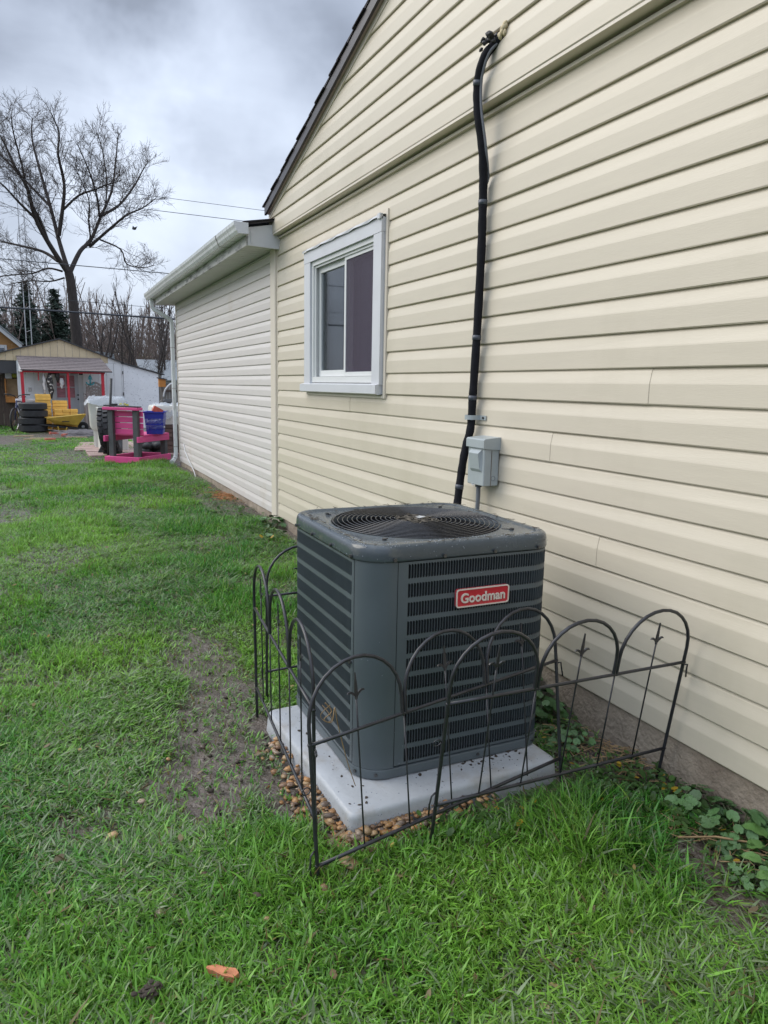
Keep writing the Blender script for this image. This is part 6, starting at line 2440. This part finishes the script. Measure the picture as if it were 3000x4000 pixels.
def small_tree(name, label, x, y, h, stems, lean, seed, m=M_TWIG, r0=.06, spread=.35, group=None, parts=True, side=7):
    g = np.random.default_rng(seed)
    t = thing(name, label, 'tree', (x, y, zg(x, y)), 0, group) if parts else None
    tk = Tubes()
    tw = Tubes()
    for s in range(stems):
        a = 2 * PI * s / max(1, stems) + g.uniform(-.5, .5)
        d = np.array([math.cos(a) * spread + lean, math.sin(a) * spread * .6, 1.0])
        d /= np.linalg.norm(d)
        pts = [np.array([x + g.normal(0, .08), y + g.normal(0, .08), zg(x, y) - .1])]
        hh = h * g.uniform(.8, 1.05)
        for i in range(9):
            d = d + g.normal(0, .07, 3) + np.array([0, 0, .06])
            d /= np.linalg.norm(d)
            pts.append(pts[-1] + d * hh / 9)
        pts = np.array(pts)
        tk.add(pts, np.linspace(r0, .012, 10), 6)
        for k in range(int(hh * 2.6)):
            f = .25 + .75 * (k + g.random()) / (hh * 2.6)
            i = min(8, int(f * 9))
            dd = pts[i + 1] - pts[i]
            dd /= np.linalg.norm(dd)
            a_ = np.cross(dd, g.normal(0, 1, 3))
            a_ /= np.linalg.norm(a_)
            ang = g.uniform(.4, .9)
            sprout(tw, g, pts[i], dd * math.cos(ang) + a_ * math.sin(ang), g.uniform(.5, 1.3) * (1.15 - .5 * f) * h / 6, .014, 1, side, .35, .3)
    if parts:
        tk.build('trunk', M_BARK, t, t.location)
        stuff(tw.build('twigs', m, t, t.location))
    return t, tk, tw
small_tree('bare_tree', 'slim bare multi-stemmed tree beside the downspout', 2.05, 30, 5.2, 5, .05, 3, r0=.05, group='slim bare trees')
small_tree('bare_tree', 'second bare multi-stemmed tree left of the slim one, above the lean-to roof', 1.35, 31.5, 5.0, 4, -.06, 4, r0=.05, group='slim bare trees')
small_tree('bare_tree', 'leaning bare tree right beside the big dark trunk', -.05, 31, 4.4, 3, .22, 8, r0=.08, spread=.3, group='slim bare trees')
small_tree('bare_tree', 'thin tall bare tree farthest right, half behind the gutter', 3.1, 33, 6.2, 4, .05, 5, r0=.06, group='slim bare trees')

# ---- spruces
def spruce(x, y, h, rb, label, seed):
    g = np.random.default_rng(seed)
    t = thing('spruce_tree', label, 'tree', (x, y, 0), 0, 'spruces behind the shed')
    tk = Tubes()
    tk.add([(x, y, -.1), (x, y, h * .5), (x, y, h)], [.16, .09, .01], 6)
    tk.build('trunk', M_BARK, t, (x, y, 0))
    V, F = [], []
    n = 0
    z = .5
    while z < h:
        f = 1 - z / h
        R_ = rb * f ** .85 + .08
        nb = int(10 + 14 * f)
        for b in range(nb):
            a = g.uniform(0, 2 * PI)
            L = R_ * g.uniform(.65, 1.12)
            ns = max(3, int(L / .10))
            for s in range(ns):
                q = (s + g.random()) / ns
                px = x + math.cos(a) * L * q
                py = y + math.sin(a) * L * q
                pz = z - .28 * L * q + .10 * q * q * L + g.normal(0, .03)
                for _ in range(3):
                    sz = g.uniform(.07, .15)
                    dv = g.normal(0, 1, (2, 3)) * sz
                    dv[:, 2] *= .6
                    V += [(px, py, pz), (px + dv[0, 0], py + dv[0, 1], pz + dv[0, 2] - .02), (px + dv[1, 0], py + dv[1, 1], pz + dv[1, 2] - .02)]
                    F.append((n, n + 1, n + 2))
                    n += 3
        z += .17
    np_mesh('crown', np.array(V) - np.array([x, y, 0]), np.array(F), M_NEEDLE, t)
spruce(-2.25, 40, 6.0, 1.75, 'dark spruce in the middle of the three behind the shed', 1)
spruce(-.95, 41, 5.9, 2.0, 'dark spruce behind the big bare trunk', 2)
spruce(-3.75, 39, 5.7, 1.8, 'dark spruce at the left picture edge above the brick house', 3)

# ---- bare woodland further off (one mass)
def woodland():
    T1, T2 = Tubes(), Tubes()
    g = np.random.default_rng(44)
    variants = []
    for s in range(5):
        _, a, b = small_tree('w', '', 0, 0, 5.2, 3, 0, 100 + s, r0=.05, spread=.3, parts=False, side=4)
        v = np.concatenate(a.v + b.v)
        f = np.concatenate([q for q in a.f] + [q + a.k for q in b.f])
        variants.append((v, f))
    V, F, k = [], [], 0
    spots = []
    for i in range(120):
        y = g.uniform(38, 62)
        x = g.uniform(-.14, .12) * y + g.uniform(-1, 4)
        spots.append((x, y, g.uniform(.85, 1.5) * (y / 46)))
    for (x, y, s) in spots:
        v, f = variants[g.integers(0, 5)]
        a = g.uniform(0, 2 * PI)
        c_, s_ = math.cos(a), math.sin(a)
        w = np.stack([v[:, 0] * c_ - v[:, 1] * s_, v[:, 0] * s_ + v[:, 1] * c_, v[:, 2]], -1) * s + np.array([x, y, -.1])
        V.append(w)
        F.append(f + k)
        k += len(v)
    stuff(np_mesh('bare_woodland', np.concatenate(V), np.concatenate(F), M_TWIGB, smooth=True), 'distant brown bare woodland beyond the shed')
woodland()
# brushwood: thick low twiggy growth with a few buds
def brush():
    T = Tubes()
    g = np.random.default_rng(60)
    LV, LF, LC, n = [], [], [], 0
    for i in range(2600):
        y = g.uniform(34, 54)
        x = g.uniform(-.11, .125) * y + g.uniform(-1, 2.5)
        h = g.uniform(1.2, 3.6) * y / 42
        p = np.array([x, y, 0.0])
        d = np.array([g.normal(0, .3), g.normal(0, .3), 1.0])
        pts = [p]
        for s in range(4):
            d = d + g.normal(0, .16, 3)
            d /= np.linalg.norm(d)
            pts.append(pts[-1] + d * h / 4)
        T.add(pts, np.linspace(.018, .006, 5), 3)
        for s in range(5):
            q = pts[1 + s % 3] + g.normal(0, .05, 3)
            dd = d + g.normal(0, .55, 3)
            dd /= np.linalg.norm(dd)
            l = g.uniform(.4, .9)
            T.add([q, q + dd * l * .5 + g.normal(0, .04, 3), q + dd * l], [.010, .008, .005], 3)
            tone = g.random()
            for _ in range(5):
                c = q + dd * l * g.uniform(.4, 1.1) + g.normal(0, .13, 3)
                dv = g.normal(0, .038, (2, 3))
                LV += [c, c + dv[0], c + dv[1]]
                LF.append((n, n + 1, n + 2))
                n += 3
                col = np.array([.16, .10, .075]) if tone < .62 else (np.array([.20, .19, .07]) if tone < .80 else np.array([.09, .10, .05]))
                LC += [np.r_[col * g.uniform(.7, 1.3), 1]] * 3
    stuff(T.build('brushwood', M_TWIGB), 'reddish brown brushwood along the back of the yard')
    stuff(np_mesh('brush_buds', np.array(LV), np.array(LF), M_BUD, cols=np.array(LC)), 'brown and olive buds on the brushwood')
brush()
# low dark scrub that closes the gap at the horizon
sm = MB()
gsc = random.Random(15)
for i in range(260):
    y = gsc.uniform(60, 75)
    sm.ico((gsc.uniform(-.3, .4) * y, y, gsc.uniform(.2, 2.4)), gsc.uniform(.7, 1.5), (1.3, 1, .9), .3, gsc)
stuff(sm.build('far_scrub', mat('far_scrub', (.085, .070, .060), .95, var=.4, vs=4, bump=1, bs=6, bd=.3)), 'far dark scrub on the horizon')

# ---- neighbouring buildings
nb_ = thing('brick_house', 'orange brick house with white rake board at the left picture edge', 'house', (-6, 38, 0))
m_ = MB()
m_.prism([(-11.5, 38, -.2), (-2.61, 38, -.2), (-2.61, 38, 2.85), (-3.30, 38, 3.45), (-7.1, 38, 6.8), (-11.5, 38, 2.85)], (0, 8, 0))
m_.build('brick_wall', M_BRICKN, nb_)
m_ = MB()
m_.prism([(-2.50, 37.7, 2.73), (-2.50, 37.7, 2.93), (-7.1, 37.7, 7.02), (-7.1, 37.7, 6.80)], (0, .12, 0))
m_.build('rake_board', M_WALLW, nb_)
m_ = MB()
m_.prism([(-2.48, 37.65, 2.935), (-7.1, 37.65, 7.025), (-11.7, 37.65, 2.935), (-11.7, 37.65, 3.0), (-7.1, 37.65, 7.10), (-2.42, 37.65, 2.94)], (0, 8.5, 0))
m_.build('roof', M_ROOFG, nb_)
w_ = MB().box(-4.1, -3.14, 37.93, 37.99, 1.5, 2.90).build('window', M_WALLW, nb_)
MB().box(-4.0, -3.24, 37.915, 37.928, 1.6, 2.76).build('pane', mat('far_pane', (.10, .12, .15), .15), w_)
hr = thing('grey_house', 'pale house with light grey roof beyond the yard beside the downspout', 'house', (5, 32, 0))
m_ = MB()
m_.prism([(1.95, 31.4, 1.45), (1.98, 33.5, 2.32), (9, 33.5, 2.40), (9, 31.4, 1.45)], (0, .02, -.05))
m_.build('roof', M_ROOFG, hr)
MB().box(2.1, 9, 31.6, 35, -.1, 1.50).build('wall', M_WALLW, hr)
MB().box(2.45, 3.0, 31.57, 31.598, .85, 1.3).build('window', mat('far_pane_dark', (.05, .06, .07), .2), hr)
fs_ = thing('far_garage', 'small distant garage with grey roof above the shed lean-to', 'garage', (.7, 34, 0))
m_ = MB()
m_.prism([(.10, 34, 2.35), (.40, 34, 2.62), (1.13, 34, 2.56), (1.16, 34, 2.28)], (0, .6, -.05))
m_.build('roof', M_ROOFG, fs_)
MB().box(.2, 1.1, 34.05, 36, -.1, 2.3).build('wall', M_WALLW, fs_)
f2 = thing('board_fence', 'grey board fence behind the birdhouse right of the lean-to', 'fence', (2, 23.5, 0))
x = 1.05
while x < 4.0:
    MB().box(x, x + .095, 23.5, 23.52, 0, 1.28 + rgw.uniform(-.02, .02)).build('fence_board', M_GREYWOOD, f2)
    x += .105
for z in (.35, 1.05):
    MB().box(1.0, 4.0, 23.47, 23.498, z, z + .07).build('fence_rail', M_DKWOOD, f2)
bh = thing('birdhouse', 'orange wooden birdhouse on a post between lean-to and downspout', 'birdhouse', (.62, 17.2, 0))
MB().box(.545, .69, 17.12, 17.27, 1.24, 1.43).build('box_body', M_ORWOOD, bh)
m_ = MB()
m_.prism([(.515, 17.09, 1.43), (.72, 17.09, 1.40), (.72, 17.09, 1.42), (.515, 17.09, 1.455)], (0, .2, 0))
m_.build('roof', M_DKEDGE, bh)
MB().bbox(.60, .64, 17.28, 17.32, 0, 1.40, .003).build('post', M_GREYWOOD, bh)
gr = thing('barbecue', 'black barbecue with rounded lid beside the grey board fence', 'barbecue', (.80, 17.5, 0))
m_ = MB()
m_.loft([rr(.20, .16, .06, .62), rr(.21, .17, .06, .80), rr(.20, .16, .06, .90), rr(.14, .10, .06, .96)], True, True)
m_ = m_.build('lid', M_BLACK, gr, smooth=True, local=True)
for x in (-.15, .15):
    MB().tube([(x, 0, .63), (x * 1.2, 0, 0)], .02, 6).build('leg', M_BLACK, gr, local=True)
hs = MB()
hs.tube(smooth_path([(.70, 17.6, 1.0), (.74, 17.6, 1.16), (.86, 17.6, 1.30), (1.0, 17.6, 1.36)], 4), .018, 6)
tag(hs.build('white_pipe', M_WALLW, smooth='all'), 'curved white pipe by the birdhouse', 'pipe')

# ---- overhead wires and mast
def wire(label, y, xa, za, xb, zb_, r, ext=(-30, 12), sag=0.0):
    sl = (zb_ - za) / (xb - xa)
    pts = []
    for i in range(24):
        x = ext[0] + (ext[1] - ext[0]) * i / 23
        f = (x - xa) / (xb - xa)
        pts.append((x, y, za + sl * (x - xa) + sag * f * (f - 1)))
    mb = MB()
    mb.tube(pts, r, 6)
    tag(mb.build('overhead_wire', M_WIREC, smooth='all'), label, 'wire', 'overhead wires')
wire('thick black overhead cable, lowest, ending behind the downspout', 24, -2.80, 3.38, 1.98, 3.33, .026)
wire('overhead wire passing just above the far end of the gutter', 24, -2.72, 4.72, 1.94, 4.70, .012, (-30, 2.0))
wire('highest overhead wire crossing the sky right of the tree', 24.4, -.81, 6.62, 4.4, 6.61, .009)
wire('second highest overhead wire just below the highest one', 24, -.79, 6.94, 5.25, 6.92, .007)
wire('faint thin wire low behind the big bare tree', 30, -3.6, 4.35, -.4, 4.28, .008, (-30, 3))
am = thing('antenna_mast', 'thin grey twin-pole antenna mast rising behind the brick house', 'mast', (-2.2, 36, 0))
for x in (-2.30, -2.08):
    MB().tube([(x, 36, 1.5), (x, 36, 9.5)], .022, 5).build('pole', M_CHROME, am)
for z in (3.4, 4.4, 5.4, 6.4, 7.4):
    MB().tube([(-2.30, 36, z), (-2.08, 36, z + .1)], .010, 4).build('brace', M_CHROME, am)
bd2 = MB()
bd2.ico((.96, 24, 5.92), .05, (1.5, .8, .7), .1, rgw)
bd2.add([(.90, 24, 5.93), (1.02, 24, 5.93), (.93, 24.05, 6.02)], [(0, 1, 2)])
bd2.add([(.90, 24, 5.93), (1.02, 24, 5.93), (1.05, 23.9, 5.99)], [(0, 1, 2)])
tag(bd2.build('bird', M_BLACK), 'small dark bird in the sky right of the big bare tree', 'bird')
